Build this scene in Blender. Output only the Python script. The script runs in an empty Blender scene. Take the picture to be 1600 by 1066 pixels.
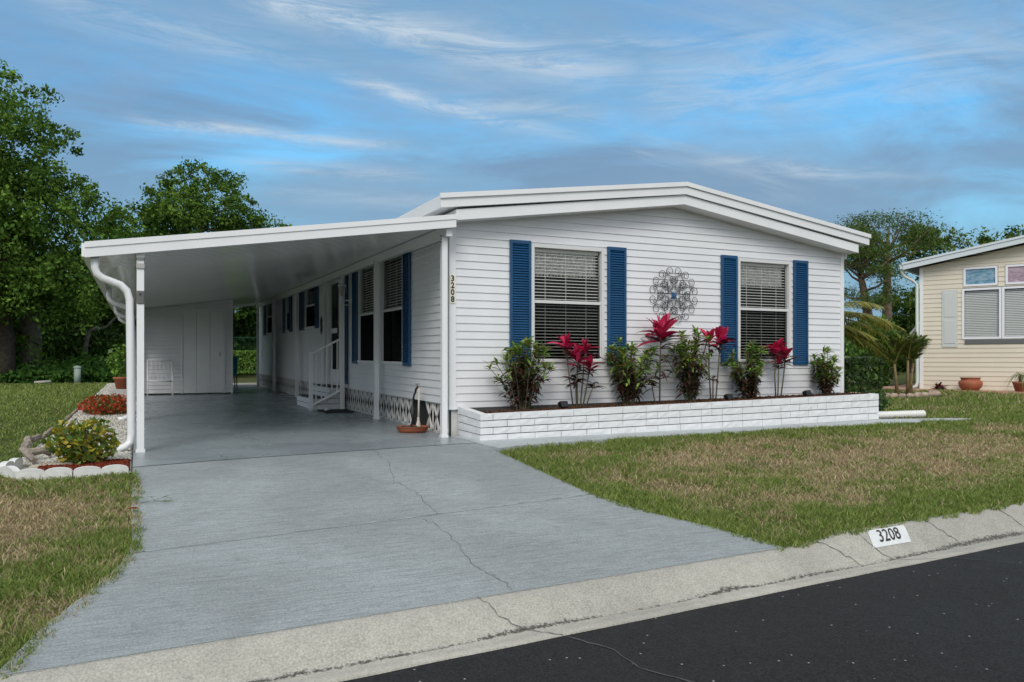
import bpy, math, random
import numpy as np
from mathutils import Vector
random.seed(7); rng = np.random.default_rng(11)
S = bpy.context.scene; COL = S.collection
R = math.radians; PI = math.pi

# ------------------------------------------------------------------ helpers
ORG = {}; SHEAR = set()
def meta(o, label=None, cat=None, group=None, kind=None):
    if label: o['label'] = label
    if cat: o['category'] = cat
    if group: o['group'] = group
    if kind: o['kind'] = kind
    return o
def thing(name, label, cat, loc=(0, 0, 0), group=None, rz=0, rx=0):
    o = bpy.data.objects.new(name, None); COL.objects.link(o)
    o.location = loc; o.rotation_euler = (rx, 0, rz); o.empty_display_size = .1
    ORG[o] = tuple(loc) if rz == 0 else (0, 0, 0)
    return meta(o, label, cat, group)
def finish(o, parent):
    if parent is not None: o.parent = parent; ORG[o] = ORG[parent]
    else: ORG[o] = (0, 0, 0)
    COL.objects.link(o); return o

class MB:
    def __init__(s): s.v = []; s.f = []
    def quad(s, a, b, c, d):
        n = len(s.v); s.v += [a, b, c, d]; s.f.append((n, n+1, n+2, n+3)); return s
    def poly(s, pts):
        n = len(s.v); s.v += list(pts); s.f.append(tuple(range(n, n+len(pts)))); return s
    def hexa(s, p):
        n = len(s.v); s.v += list(p)
        for f in ((0,3,2,1),(4,5,6,7),(0,1,5,4),(1,2,6,5),(2,3,7,6),(3,0,4,7)): s.f.append(tuple(n+i for i in f))
        return s
    def box(s, x0, x1, y0, y1, z0, z1):
        return s.hexa([(x0,y0,z0),(x1,y0,z0),(x1,y1,z0),(x0,y1,z0),(x0,y0,z1),(x1,y0,z1),(x1,y1,z1),(x0,y1,z1)])
    def extrude(s, pts, d):                     # planar polygon swept by vector d
        n = len(s.v); k = len(pts); s.v += list(pts) + [tuple(p[i]+d[i] for i in range(3)) for p in pts]
        s.f.append(tuple(range(n+k-1, n-1, -1))); s.f.append(tuple(range(n+k, n+2*k)))
        for i in range(k): j = (i+1) % k; s.f.append((n+i, n+j, n+k+j, n+k+i))
        return s
    def tube(s, pts, r, seg=8, cap=True, sq=1.0):
        pts = [Vector(p) for p in pts]; N = len(pts)
        rr = r if isinstance(r, (list, tuple)) else [r]*N
        up = Vector((0.13, 0.2, 1)).normalized(); n0 = len(s.v); prev = None
        for i, p in enumerate(pts):
            t = (pts[min(i+1, N-1)] - pts[max(i-1, 0)])
            if t.length < 1e-9: t = Vector((0, 0, 1))
            t.normalize()
            if prev is None:
                a = t.cross(up)
                if a.length < .1: a = t.cross(Vector((1, 0, 0)))
            else: a = prev - t*prev.dot(t)
            a.normalize(); prev = a; b = t.cross(a)
            for k in range(seg):
                th = 2*PI*k/seg
                q = p + a*math.cos(th)*rr[i] + b*math.sin(th)*rr[i]*sq
                s.v.append(tuple(q))
        for i in range(N-1):
            for k in range(seg):
                k2 = (k+1) % seg
                s.f.append((n0+i*seg+k, n0+i*seg+k2, n0+(i+1)*seg+k2, n0+(i+1)*seg+k))
        if cap:
            s.f.append(tuple(n0+k for k in range(seg-1, -1, -1))); s.f.append(tuple(n0+(N-1)*seg+k for k in range(seg)))
        return s
    def lathe(s, c, prof, seg=24):              # prof: (r, z)
        n0 = len(s.v)
        for r, z in prof:
            for k in range(seg): th = 2*PI*k/seg; s.v.append((c[0]+r*math.cos(th), c[1]+r*math.sin(th), c[2]+z))
        for i in range(len(prof)-1):
            for k in range(seg):
                k2 = (k+1) % seg; s.f.append((n0+i*seg+k, n0+i*seg+k2, n0+(i+1)*seg+k2, n0+(i+1)*seg+k))
        return s
    def build(s, name, mat, parent=None, smooth=False, bevel=0):
        org = ORG[parent] if parent is not None else (0, 0, 0)
        q = parent
        while q is not None and q not in SHEAR: q = q.parent
        if q is not None: s.v = [(v[0], v[1], v[2]+.008*max(0, v[1])) for v in s.v]   # house, carport and shed follow the slight rise of the plot
        me = bpy.data.meshes.new(name)
        me.from_pydata([(v[0]-org[0], v[1]-org[1], v[2]-org[2]) for v in s.v], [], s.f); me.update()
        me.materials.append(mat)
        if smooth: me.polygons.foreach_set('use_smooth', [True]*len(me.polygons))
        o = bpy.data.objects.new(name, me); finish(o, parent)
        if bevel:
            m = o.modifiers.new('b', 'BEVEL'); m.width = bevel; m.segments = 2; m.limit_method = 'ANGLE'
        return o

def npmesh(name, V, F, mat, parent=None, col=None, smooth=False):
    V = np.asarray(V, dtype=np.float32).copy(); F = np.asarray(F, dtype=np.int32)
    if parent is not None: V -= np.array(ORG[parent], dtype=np.float32)
    me = bpy.data.meshes.new(name); k = F.shape[1]
    me.vertices.add(len(V)); me.vertices.foreach_set('co', V.ravel())
    me.loops.add(F.size); me.loops.foreach_set('vertex_index', F.ravel())
    me.polygons.add(len(F)); me.polygons.foreach_set('loop_start', np.arange(0, F.size, k, dtype=np.int32))
    me.polygons.foreach_set('loop_total', np.full(len(F), k, dtype=np.int32))
    if smooth: me.polygons.foreach_set('use_smooth', np.ones(len(F), dtype=bool))
    me.update(calc_edges=True)
    if col is not None:
        a = me.attributes.new('col', 'FLOAT_COLOR', 'POINT')
        c = np.ones((len(V), 4), dtype=np.float32); c[:, :3] = col; a.data.foreach_set('color', c.ravel())
    me.materials.append(mat)
    o = bpy.data.objects.new(name, me); return finish(o, parent)

def hsh(i, j, seed): 
    v = np.sin(i*127.1 + j*311.7 + seed*74.7)*43758.5453
    return v - np.floor(v)
def vnoise(x, y, seed=0):
    x = np.asarray(x, float); y = np.asarray(y, float)
    i = np.floor(x); j = np.floor(y); u = x-i; v = y-j; u = u*u*(3-2*u); v = v*v*(3-2*v)
    return (hsh(i, j, seed)*(1-u) + hsh(i+1, j, seed)*u)*(1-v) + (hsh(i, j+1, seed)*(1-u) + hsh(i+1, j+1, seed)*u)*v
def fbm(x, y, seed=0, o=4):
    t = 0; a = .5; s = 0
    for k in range(o): t = t + a*vnoise(np.asarray(x)*2**k, np.asarray(y)*2**k, seed+k); s += a; a *= .55
    return t/s
def ss(t): t = np.clip(t, 0, 1); return t*t*(3-2*t)

# ------------------------------------------------------------------ materials
MATS = {}
def mat(name, base=(.8, .8, .8), rough=.5, metal=0, noise=None, bump=None, spec=.5, coat=0):
    """noise=(scale, amount, detail) value variation; bump=(scale, strength, distance)"""
    if name in MATS: return MATS[name]
    m = bpy.data.materials.new(name); m.use_nodes = True; nt = m.node_tree; N = nt.nodes; L = nt.links
    b = N['Principled BSDF']; b.inputs['Base Color'].default_value = (*base, 1); b.inputs['Roughness'].default_value = rough
    b.inputs['Metallic'].default_value = metal; b.inputs['Specular IOR Level'].default_value = spec
    b.inputs['Coat Weight'].default_value = coat
    tc = N.new('ShaderNodeTexCoord')
    if noise:
        n = N.new('ShaderNodeTexNoise'); n.inputs['Scale'].default_value = noise[0]; n.inputs['Detail'].default_value = noise[2] if len(noise) > 2 else 5
        L.new(tc.outputs['Object'], n.inputs['Vector'])
        r = N.new('ShaderNodeValToRGB'); a = noise[1]
        r.color_ramp.elements[0].position = .3; r.color_ramp.elements[1].position = .7
        r.color_ramp.elements[0].color = (*[c*(1-a) for c in base], 1); r.color_ramp.elements[1].color = (*[min(1, c*(1+a)) for c in base], 1)
        L.new(n.outputs['Fac'], r.inputs['Fac']); L.new(r.outputs['Color'], b.inputs['Base Color'])
    if bump:
        n = N.new('ShaderNodeTexNoise'); n.inputs['Scale'].default_value = bump[0]; n.inputs['Detail'].default_value = 6
        L.new(tc.outputs['Object'], n.inputs['Vector'])
        bp = N.new('ShaderNodeBump'); bp.inputs['Strength'].default_value = bump[1]; bp.inputs['Distance'].default_value = bump[2]
        L.new(n.outputs['Fac'], bp.inputs['Height']); L.new(bp.outputs['Normal'], b.inputs['Normal'])
    MATS[name] = m; return m
def nodes(m): return m.node_tree.nodes, m.node_tree.links
def leafmat(name, rough=.5, trans=.25, spec=.3):
    m = mat(name, rough=rough, spec=spec); N, L = nodes(m); b = N['Principled BSDF']
    at = N.new('ShaderNodeAttribute'); at.attribute_name = 'col'
    L.new(at.outputs['Color'], b.inputs['Base Color'])
    t = N.new('ShaderNodeBsdfTranslucent'); mx = N.new('ShaderNodeMixShader'); mx.inputs['Fac'].default_value = trans
    hs = N.new('ShaderNodeHueSaturation'); hs.inputs['Saturation'].default_value = 1.1; hs.inputs['Value'].default_value = 1.3
    L.new(at.outputs['Color'], hs.inputs['Color']); L.new(hs.outputs['Color'], t.inputs['Color'])
    L.new(b.outputs[0], mx.inputs[1]); L.new(t.outputs[0], mx.inputs[2]); L.new(mx.outputs[0], N['Material Output'].inputs['Surface'])
    return m
LEAF = leafmat('leaf', .45, .25, .4); GRASS = leafmat('grass_blade', .6, .3, .2); FAR = leafmat('far_leaf', .7, .2, .1)
VINYL = mat('white_vinyl', (.72, .725, .745), .42, noise=(1.3, .05), bump=(2.2, .35, .012))
PAINT = mat('white_trim', (.78, .785, .79), .32, noise=(3, .03))
ALU = mat('white_aluminium', (.76, .765, .77), .28, noise=(2, .03), coat=.2)
CEIL = mat('carport_pan', (.76, .77, .76), .2, noise=(.6, .06), coat=.35)
BLUE = mat('blue_shutter', (.007, .066, .165), .4, noise=(4, .12))
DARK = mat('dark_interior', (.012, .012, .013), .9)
FRAMEW = mat('window_frame', (.66, .665, .66), .35)
BLIND = mat('blind', (.85, .83, .79), .5)
BLACK = mat('black_metal', (.012, .012, .014), .45)
BLOCK = mat('painted_block', (.72, .73, .74), .75, noise=(9, .06), bump=(34, .45, .010))
LATT = mat('lattice_block', (.66, .65, .63), .85, noise=(6, .15), bump=(40, .4, .01))
MORT = mat('dark_joint', (.045, .045, .045), .9)
SOIL = mat('soil', (.055, .03, .018), .95, noise=(30, .5), bump=(40, 1, .03))
BARK = mat('bark', (.065, .052, .04), .95, noise=(9, .35), bump=(14, 1, .05))
PBARK = mat('pine_bark', (.17, .12, .09), .95, noise=(6, .3), bump=(10, 1, .05))
TERRA = mat('terracotta', (.33, .095, .045), .7, noise=(8, .15), bump=(30, .2, .01))
CREAM = mat('cream_vinyl', (.68, .615, .50), .45, noise=(1.5, .04))
SHING = mat('grey_shingle', (.19, .19, .18), .9, noise=(40, .3), bump=(60, .5, .01))

def glassmat(name, tint, fac, ior=1.2):
    m = bpy.data.materials.new(name); m.use_nodes = True; N, L = nodes(m); N.remove(N['Principled BSDF'])
    t = N.new('ShaderNodeBsdfTransparent'); t.inputs['Color'].default_value = (*tint, 1)
    g = N.new('ShaderNodeBsdfGlossy'); g.inputs['Roughness'].default_value = .03
    fr = N.new('ShaderNodeFresnel'); fr.inputs['IOR'].default_value = ior
    ad = N.new('ShaderNodeMath'); ad.operation = 'ADD'; ad.inputs[1].default_value = fac
    mx = N.new('ShaderNodeMixShader'); L.new(fr.outputs[0], ad.inputs[0]); L.new(ad.outputs[0], mx.inputs['Fac'])
    L.new(t.outputs[0], mx.inputs[1]); L.new(g.outputs[0], mx.inputs[2]); L.new(mx.outputs[0], N['Material Output'].inputs['Surface'])
    MATS[name] = m; return m
GLASS = glassmat('glass', (.86, .88, .87), .012)
GLASS2 = glassmat('shaded_glass', (.92, .93, .93), .004, 1.22)
SCREEN = glassmat('insect_screen', (.62, .63, .63), .0)
SCREEN.node_tree.nodes['Glossy BSDF'].inputs['Color'].default_value = (.02, .02, .02, 1)

# ------------------------------------------------------------------ ground functions
def yb(x): return -5.33 + .065*x            # back of the kerb
def yf(x): return -5.80 + .070*x            # kerb against the asphalt
def crise(x): return ss((np.abs(np.asarray(x, float)+1.85)-2.5)/.55)   # 1 beside the lawns, 0 at the driveway
def G(x, y):
    x = np.asarray(x, float); y = np.asarray(y, float)
    b = yb(x); t = np.clip((-1.3-y)/(-1.3-b), 0, 1)
    z = -(.35-.045*crise(x))*t + .008*np.clip(y, 0, 32)
    z = z + .19*ss((x-8)/5)*ss((y+2.5)/5)
    return z
def CZ(x, y):                                # kerb surface
    x = np.asarray(x, float); t = (yb(x)-y)/(yb(x)-yf(x))
    top = -.335 + .05*crise(x)
    return np.interp(t, [0, .12, .62, 1.0], [0, 1, 2, 3])*0 + np.where(t < .12, top - .01*t/.12,
        np.where(t < .62, top-.01 + (-.462-(top-.01))*ss((t-.12)/.5)*.6 + (-.462-(top-.01))*((t-.12)/.5)*.4, -.462+.018*(t-.62)/.38))
def Gs(x, y): return float(G(x, y))

driveL = [(-3.69, -1.3), (-3.69, -3.0), (-3.68, -3.9), (-3.74, -4.25), (-3.9, -4.7), (-4.08, -5.15), (-4.2, -5.6)]
driveR = [(-.02, -1.3), (-.03, -1.93), (-.03, -2.9), (-.02, -3.6), (.12, -4.2), (.36, -4.75), (.52, -5.3)]
def dl(y): return np.interp(-np.asarray(y), [-p[1] for p in driveL], [p[0] for p in driveL])
def dr(y): return np.interp(-np.asarray(y), [-p[1] for p in driveR], [p[0] for p in driveR])
walkF = [(.0, -1.60), (.25, -1.50), (2.2, -1.21), (4.5, -1.14), (9.1, -1.10)]
def wf(x): return np.interp(x, [p[0] for p in walkF], [p[1] for p in walkF])
bedL = lambda y: np.interp(y, [-1.7, -1.5, -1.0, 0, 4, 12, 23], [-4.55, -4.68, -4.74, -4.72, -4.68, -4.65, -4.62])

def dryness(x, y):
    x = np.asarray(x, float); y = np.asarray(y, float)
    n = fbm(x*1.1+3, y*1.6, 3, 5)*.65 + fbm(x*4, y*4, 9, 3)*.35
    edge = np.minimum(np.minimum(y-yb(x), wf(x)-y)/.55, np.abs(x-dr(y))/.5)
    right = n*1.05 - .065 + .16*np.exp(-((x-5.0)/3.8)**2-((y+2.6)/1.0)**2) - .30*np.exp(-np.clip(edge, 0, 9)**2*1.2)
    patch = .50*np.exp(-((x+4.55)/.62)**2-((y+2.95)/.75)**2) + .16*np.exp(-((x+5.1)/.7)**2-((y+4.3)/.6)**2)*n*2
    leftn = n*.75 - .02 + patch
    back = n*.45 - .02
    fine = (fbm(x*9, y*9, 41, 3)-.5)*.35
    r = fine + np.where(x < -1.8, np.where(y < -1.6, leftn, back), np.where(y > -.8, n*.9-.08, right))
    return np.clip((r-.33)/.34, 0, 1)

# ------------------------------------------------------------------ terrain
def axis(lo, hi, a, b, step):
    c = np.arange(a, b+1e-6, step)
    l = a - np.cumsum(step*1.22**np.arange(1, 60)); l = l[l > lo][::-1]
    r = b + np.cumsum(step*1.22**np.arange(1, 60)); r = r[r < hi]
    return np.concatenate([[lo], l, c, r, [hi]])
gx = axis(-160, 160, -10, 17, .13); gy = axis(-160, 160, -5.9, 12, .13)
X, Y = np.meshgrid(gx, gy); Z = G(X, Y) + (fbm(X*2.3, Y*2.3, 21, 3)-.5)*.03
under = ((X > dl(Y)-.03) & (X < dr(Y)+.03) & (Y < -1.2)) | ((X > -3.72) & (X < 7.2) & (Y > -1.25)) | ((X > -.1) & (X < 8.8) & (Y > wf(X)-.03) & (Y < 0))
Z = np.where(under, G(X, Y)-.03, Z)
front = Y < yb(X)+.02; Z = np.where(front, -.62, Z); Z = np.where(Y < -13.7, -.42, Z)
nx, ny = len(gx), len(gy); ii = np.arange(nx*ny).reshape(ny, nx)
F = np.stack([ii[:-1, :-1], ii[:-1, 1:], ii[1:, 1:], ii[1:, :-1]], -1).reshape(-1, 4)
dv = dryness(X, Y).ravel()[:, None]
gcol = np.array([[.060, .080, .024]])*(1-dv) + np.array([[.17, .125, .075]])*dv
gcol = gcol*(.75+.5*fbm(X*9, Y*9, 5, 2).ravel()[:, None])
GM = mat('lawn_soil', rough=.95, bump=(45, .9, .03), spec=.1); N, L = nodes(GM); at = N.new('ShaderNodeAttribute'); at.attribute_name = 'col'
ns = N.new('ShaderNodeTexNoise'); ns.inputs['Scale'].default_value = 38; ns.inputs['Detail'].default_value = 8
tcn = N.new('ShaderNodeTexCoord'); L.new(tcn.outputs['Object'], ns.inputs['Vector'])
mr = N.new('ShaderNodeMapRange'); mr.inputs['From Min'].default_value = .3; mr.inputs['From Max'].default_value = .7; mr.inputs['To Min'].default_value = .5; mr.inputs['To Max'].default_value = 1.6
vm = N.new('ShaderNodeVectorMath'); vm.operation = 'SCALE'; L.new(ns.outputs['Fac'], mr.inputs['Value']); L.new(at.outputs['Color'], vm.inputs[0]); L.new(mr.outputs[0], vm.inputs['Scale'])
L.new(vm.outputs[0], N['Principled BSDF'].inputs['Base Color'])
g = npmesh('ground', np.stack([X, Y, Z], -1).reshape(-1, 3), F, GM, None, gcol, True); meta(g, kind='structure')

# ------------------------------------------------------------------ grass blades
CAM = np.array([-3.65, -9.55])
def blades(n, x0, x1, y0, y1, ok, pw=1.25, ref=5., green=None, hmul=1.0):
    m = n*6; x = rng.uniform(x0, x1, m); y = rng.uniform(y0, y1, m)
    d = np.hypot(x-CAM[0], y-CAM[1]); p = np.minimum(1, (ref/d)**pw)
    dd = dryness(x, y); cl = fbm(x*6, y*6, 31, 2)
    keep = ok(x, y) & (rng.random(m) < p*(1-.55*dd)*(.35+1.1*cl)); x = x[keep][:n]; y = y[keep][:n]; d = d[keep][:n]
    k = len(x); dd = dryness(x, y)
    th = rng.uniform(0, 2*PI, k); h = (.022+.035*rng.random(k)**1.5)*(1.0-.35*dd)*(1+.25*(d/10))*hmul*(.55+1.0*fbm(x*3.2, y*3.2, 52, 3)); w = .0022*(1+d*.16)*(.7+.6*rng.random(k))
    lean = rng.normal(0, .6, (k, 2))*h[:, None]
    z = G(x, y)-.004
    bx = np.cos(th)*w; by = np.sin(th)*w
    A = np.stack([x-bx, y-by, z], -1); B = np.stack([x+bx, y+by, z], -1)
    Cc = np.stack([x+lean[:, 0]*.4+bx*.7, y+lean[:, 1]*.4+by*.7, z+h*.6], -1); D = np.stack([x+lean[:, 0]*.4-bx*.7, y+lean[:, 1]*.4-by*.7, z+h*.6], -1)
    T = np.stack([x+lean[:, 0], y+lean[:, 1], z+h], -1); T2 = T + np.stack([bx*.15, by*.15, 0*bx], -1)
    V = np.stack([A, B, Cc, D, T2, T], 1).reshape(-1, 3); o = np.arange(k)[:, None]*6
    Fq = np.concatenate([o+np.array([[0, 1, 2, 3]]), o+np.array([[3, 2, 4, 5]])])
    t = rng.random((k, 1)); isdry = (rng.random(k) < np.clip(dd*.95+.04, 0, .93))[:, None]
    far = np.clip((y-2)/8, 0, 1)[:, None]
    gr = np.array([[.095, .150, .030]])*(1-t) + np.array([[.27, .33, .09]])*t
    gr = gr*(1+.12*far)
    br = np.array([[.28, .215, .12]])*(1-t) + np.array([[.54, .45, .28]])*t
    c = np.where(isdry, br, gr)*(.75+.5*rng.random((k, 1)))
    return V, Fq, np.repeat(c, 6, 0)
def lawn(name, parts):
    Vs, Fs, Cs = [], [], []; o = 0
    for V, Fq, c in parts: Vs.append(V); Fs.append(Fq+o); Cs.append(c); o += len(V)
    return npmesh(name, np.concatenate(Vs), np.concatenate(Fs), GRASS, None, np.concatenate(Cs))
edge = lambda x, y: .075*vnoise(x*9, y*9, 77)+.03*vnoise(x*31, y*31, 78)
okR = lambda x, y: (y > yb(x)+.01-edge(x, y)) & (((x > dr(y)-.01-edge(x, y)) & (y < wf(x)-.09+edge(x, y))) | ((x > 8.8) & (y < 0)) )
okR2 = lambda x, y: (x > 7.3) & (y > np.where(x < 9.0, -.36-.30*np.clip(x-7.3, 0, 1.6), -.85)) & ~((np.hypot(x-12.1, y-2.75) < .85)) & ((x*.902+y*.432) < 14.25)
okL = lambda x, y: (y > yb(x)+.01-edge(x, y)) & (((y < -1.72) & (x < dl(y)+.01+edge(x, y))) | (x < bedL(y)-.05+edge(x, y)))
o = lawn('front_lawn_grass', [blades(190000, -.05, 15, -5.4, -.4, okR, 1.1, 6.5)])
meta(o, 'patchy green and straw coloured grass between the white planter and the kerb', 'grass', kind='stuff')
o = lawn('side_lawn_grass', [blades(36000, 7.2, 20, -.85, 12, okR2, 1.0, 14, hmul=1.2)])
meta(o, 'grass between the white home and the cream house', 'grass', kind='stuff')
o = lawn('left_lawn_grass', [blades(120000, -7.2, -3.6, -5.7, -1.2, okL, .9, 5), blades(70000, -13, -4.5, -1.7, 22, okL, 1.2, 9, hmul=.8)])
meta(o, 'grass left of the driveway, bare and brown in front and mown green behind', 'grass', kind='stuff')

# ------------------------------------------------------------------ paved sheets
def concrete(name, base, streak, rough, spk=.0, bumpd=.004, coat=0, contrast=.16):
    m = mat(name, base, rough, coat=coat); N, L = nodes(m); b = N['Principled BSDF']
    tc = N.new('ShaderNodeTexCoord'); mp = N.new('ShaderNodeMapping'); mp.inputs['Scale'].default_value = streak
    L.new(tc.outputs['Object'], mp.inputs['Vector'])
    n1 = N.new('ShaderNodeTexNoise'); n1.inputs['Scale'].default_value = 9; n1.inputs['Detail'].default_value = 9; n1.inputs['Roughness'].default_value = .7; L.new(mp.outputs[0], n1.inputs['Vector'])
    n2 = N.new('ShaderNodeTexNoise'); n2.inputs['Scale'].default_value = .9; n2.inputs['Detail'].default_value = 5; n2.inputs['Distortion'].default_value = .5; L.new(tc.outputs['Object'], n2.inputs['Vector'])
    n3 = N.new('ShaderNodeTexNoise'); n3.inputs['Scale'].default_value = 90; n3.inputs['Detail'].default_value = 3; L.new(tc.outputs['Object'], n3.inputs['Vector'])
    def mrg(src, lo, hi, a=.3, c=.7):
        r = N.new('ShaderNodeMapRange'); r.inputs['From Min'].default_value = a; r.inputs['From Max'].default_value = c
        r.inputs['To Min'].default_value = lo; r.inputs['To Max'].default_value = hi; L.new(src, r.inputs['Value']); return r.outputs[0]
    def mul(a, c):
        r = N.new('ShaderNodeMath'); r.operation = 'MULTIPLY'; L.new(a, r.inputs[0]); L.new(c, r.inputs[1]); return r.outputs[0]
    f = mul(mul(mrg(n1.outputs['Fac'], 1-contrast, 1+contrast), mrg(n2.outputs['Fac'], .86, 1.12)), mrg(n3.outputs['Fac'], 1-spk, 1+spk))
    vm = N.new('ShaderNodeVectorMath'); vm.operation = 'SCALE'; vm.inputs[0].default_value = base; L.new(f, vm.inputs['Scale'])
    L.new(vm.outputs[0], b.inputs['Base Color'])
    bp = N.new('ShaderNodeBump'); bp.inputs['Strength'].default_value = .6; bp.inputs['Distance'].default_value = bumpd
    ad = N.new('ShaderNodeMath'); L.new(n1.outputs['Fac'], ad.inputs[0]); L.new(n3.outputs['Fac'], ad.inputs[1]); L.new(ad.outputs[0], bp.inputs['Height']); L.new(bp.outputs[0], b.inputs['Normal'])
    L.new(mrg(n2.outputs['Fac'], rough*.8, min(1, rough*1.15)), b.inputs['Roughness'])
    return m
DRIVE = concrete('painted_driveway', (.262, .290, .298), (.45, 5.5, 1), .62, .24, .006, 0, .20)
FLOOR = concrete('carport_floor_paint', (.27, .31, .33), (1, 1, 1), .27, .20, .006, .0, .12)
WALK = concrete('walk_paint', (.40, .43, .44), (1, 1, 1), .6, .1)
KERB = concrete('kerb_concrete', (.355, .343, .30), (1, 1, 1), .85, .24, .006, 0, .12)
ASPH = concrete('asphalt', (.0165, .017, .018), (1, 1, 1), .85, .6, .012, 0, .15); ASPH.node_tree.nodes['Principled BSDF'].inputs['Specular IOR Level'].default_value = .25
for mt_, sc_, lo_, col_ in ((DRIVE, (2.2, 26, 1), .585, (.10, .12, .125, 1)), (DRIVE, (5, 5, 1), .62, (.16, .18, .185, 1)), (FLOOR, (3, 9, 1), .62, (.15, .175, .19, 1))):
    N, L = nodes(mt_); b = N['Principled BSDF']; src = b.inputs['Base Color'].links[0].from_socket
    tc = N.new('ShaderNodeTexCoord'); mp = N.new('ShaderNodeMapping'); mp.inputs['Scale'].default_value = sc_; mp.inputs['Rotation'].default_value = (0, 0, .1); n = N.new('ShaderNodeTexNoise'); n.inputs['Scale'].default_value = 2.4; n.inputs['Detail'].default_value = 7; n.inputs['Roughness'].default_value = .72
    L.new(tc.outputs['Object'], mp.inputs[0]); L.new(mp.outputs[0], n.inputs['Vector']); r_ = N.new('ShaderNodeMapRange'); r_.inputs['From Min'].default_value = lo_-.07; r_.inputs['From Max'].default_value = lo_+.03; r_.inputs['To Max'].default_value = .38; L.new(n.outputs['Fac'], r_.inputs['Value'])
    mx = N.new('ShaderNodeMix'); mx.data_type = 'RGBA'; L.new(r_.outputs[0], mx.inputs['Factor']); L.new(src, mx.inputs['A']); mx.inputs['B'].default_value = col_; L.new(mx.outputs['Result'], b.inputs['Base Color'])
N, L = nodes(ASPH); b = N['Principled BSDF']; src = b.inputs['Base Color'].links[0].from_socket
vo = N.new('ShaderNodeTexVoronoi'); vo.inputs['Scale'].default_value = 11; tc = N.new('ShaderNodeTexCoord'); L.new(tc.outputs['Object'], vo.inputs['Vector'])
nz = N.new('ShaderNodeMapRange'); nz.inputs['From Min'].default_value = .075; nz.inputs['From Max'].default_value = .05; L.new(vo.outputs['Distance'], nz.inputs['Value'])
sp = N.new('ShaderNodeSeparateColor'); L.new(vo.outputs['Color'], sp.inputs[0])
gt = N.new('ShaderNodeMath'); gt.operation = 'GREATER_THAN'; gt.inputs[1].default_value = .2; L.new(sp.outputs[0], gt.inputs[0])
ml = N.new('ShaderNodeMath'); ml.operation = 'MULTIPLY'; L.new(nz.outputs[0], ml.inputs[0]); L.new(gt.outputs[0], ml.inputs[1])
mx = N.new('ShaderNodeMix'); mx.data_type = 'RGBA'; L.new(ml.outputs[0], mx.inputs['Factor']); L.new(src, mx.inputs['A']); mx.inputs['B'].default_value = (.32, .31, .29, 1)
L.new(mx.outputs['Result'], b.inputs['Base Color'])

def sheet(name, xl, xr, ys, zf, mt, nxs=12, thick=.06, parent=None):
    V = []; 
    for y in ys:
        a, c = float(xl(y)), float(xr(y))
        for i in range(nxs+1): x = a+(c-a)*i/nxs; V.append((x, y, float(zf(x, y))))
    w = nxs+1; Fs = [(j*w+i, j*w+i+1, (j+1)*w+i+1, (j+1)*w+i) for j in range(len(ys)-1) for i in range(nxs)]
    n = len(V); ring = [i for i in range(w)] + [j*w+nxs for j in range(1, len(ys))] + [(len(ys)-1)*w+i for i in range(nxs-1, -1, -1)] + [j*w for j in range(len(ys)-2, 0, -1)]
    for k, r in enumerate(ring): V.append((V[r][0], V[r][1], V[r][2]-thick))
    for k in range(len(ring)): k2 = (k+1) % len(ring); Fs.append((ring[k], n+k, n+k2, ring[k2]))
    m = MB(); m.v = V; m.f = Fs; return m.build(name, mt, parent, False)
ysd = list(np.linspace(-5.345, -1.38, 30))
DZ = lambda x, y: G(x, y)+.015
# driveway: two bays, joint between them
def jy(x): return -4.05+.135*(x+3.65)
def j0(x): return -1.42+.155*(x+3.69) if x < -.4 else -.90
m = MB(); 
def bay(f0, f1, nu=16, nv=14):
    V = []
    for j in range(nv+1):
        for i in range(nu+1):
            u = i/nu; v = j/nv; x = -1.8
            for _ in range(5):
                y = f0(x)*(1-v)+f1(x)*v; x = float(dl(y))*(1-u)+float(dr(y))*u
            V.append((x, y, float(G(x, y))+.015))
    w = nu+1; n = len(m.v); m.v += V
    m.f += [(n+j*w+i, n+j*w+i+1, n+(j+1)*w+i+1, n+(j+1)*w+i) for j in range(nv) for i in range(nu)]
bay(lambda x: yb(x)-.005, lambda x: jy(x)-.006); bay(lambda x: jy(x)+.006, lambda x: j0(x)-.005)
drv = m.build('driveway', DRIVE); meta(drv, kind='structure'); drv.data.polygons.foreach_set('use_smooth', [True]*len(drv.data.polygons))
CRACK = mat('crack', (.11, .115, .115), .95)
PALE = mat('joint_edge', (.36, .40, .42), .8)
def ribbon(name, pts, w, zf, mt, parent, lift=.003, jit=.010, sub=6, seed=1):
    rnd = random.Random(seed); P = []
    for a, c in zip(pts[:-1], pts[1:]):
        for k in range(sub): t = k/sub; P.append((a[0]+(c[0]-a[0])*t+rnd.uniform(-jit, jit), a[1]+(c[1]-a[1])*t+rnd.uniform(-jit, jit)))
    P.append(pts[-1]); m = MB(); n = len(P)
    for i, p in enumerate(P):
        q = P[min(i+1, n-1)]; r = P[max(i-1, 0)]; tx, ty = q[0]-r[0], q[1]-r[1]; l = math.hypot(tx, ty) or 1
        ww = w*(.4+1.0*rnd.random()); nx_, ny_ = -ty/l*ww/2, tx/l*ww/2
        for s in (1, -1): x, y = p[0]+s*nx_, p[1]+s*ny_; m.v.append((x, y, float(zf(x, y))+lift))
    m.f = [(2*i, 2*i+1, 2*i+3, 2*i+2) for i in range(n-1)]
    return m.build(name, mt, parent)
ribbon('crack', [(-1.32, -1.1), (-1.37, -1.83), (-1.55, -2.63), (-1.49, -3.07), (-1.53, -3.45), (-1.56, -3.79)], .0038, DZ, CRACK, drv, seed=3, jit=.022)
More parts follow.
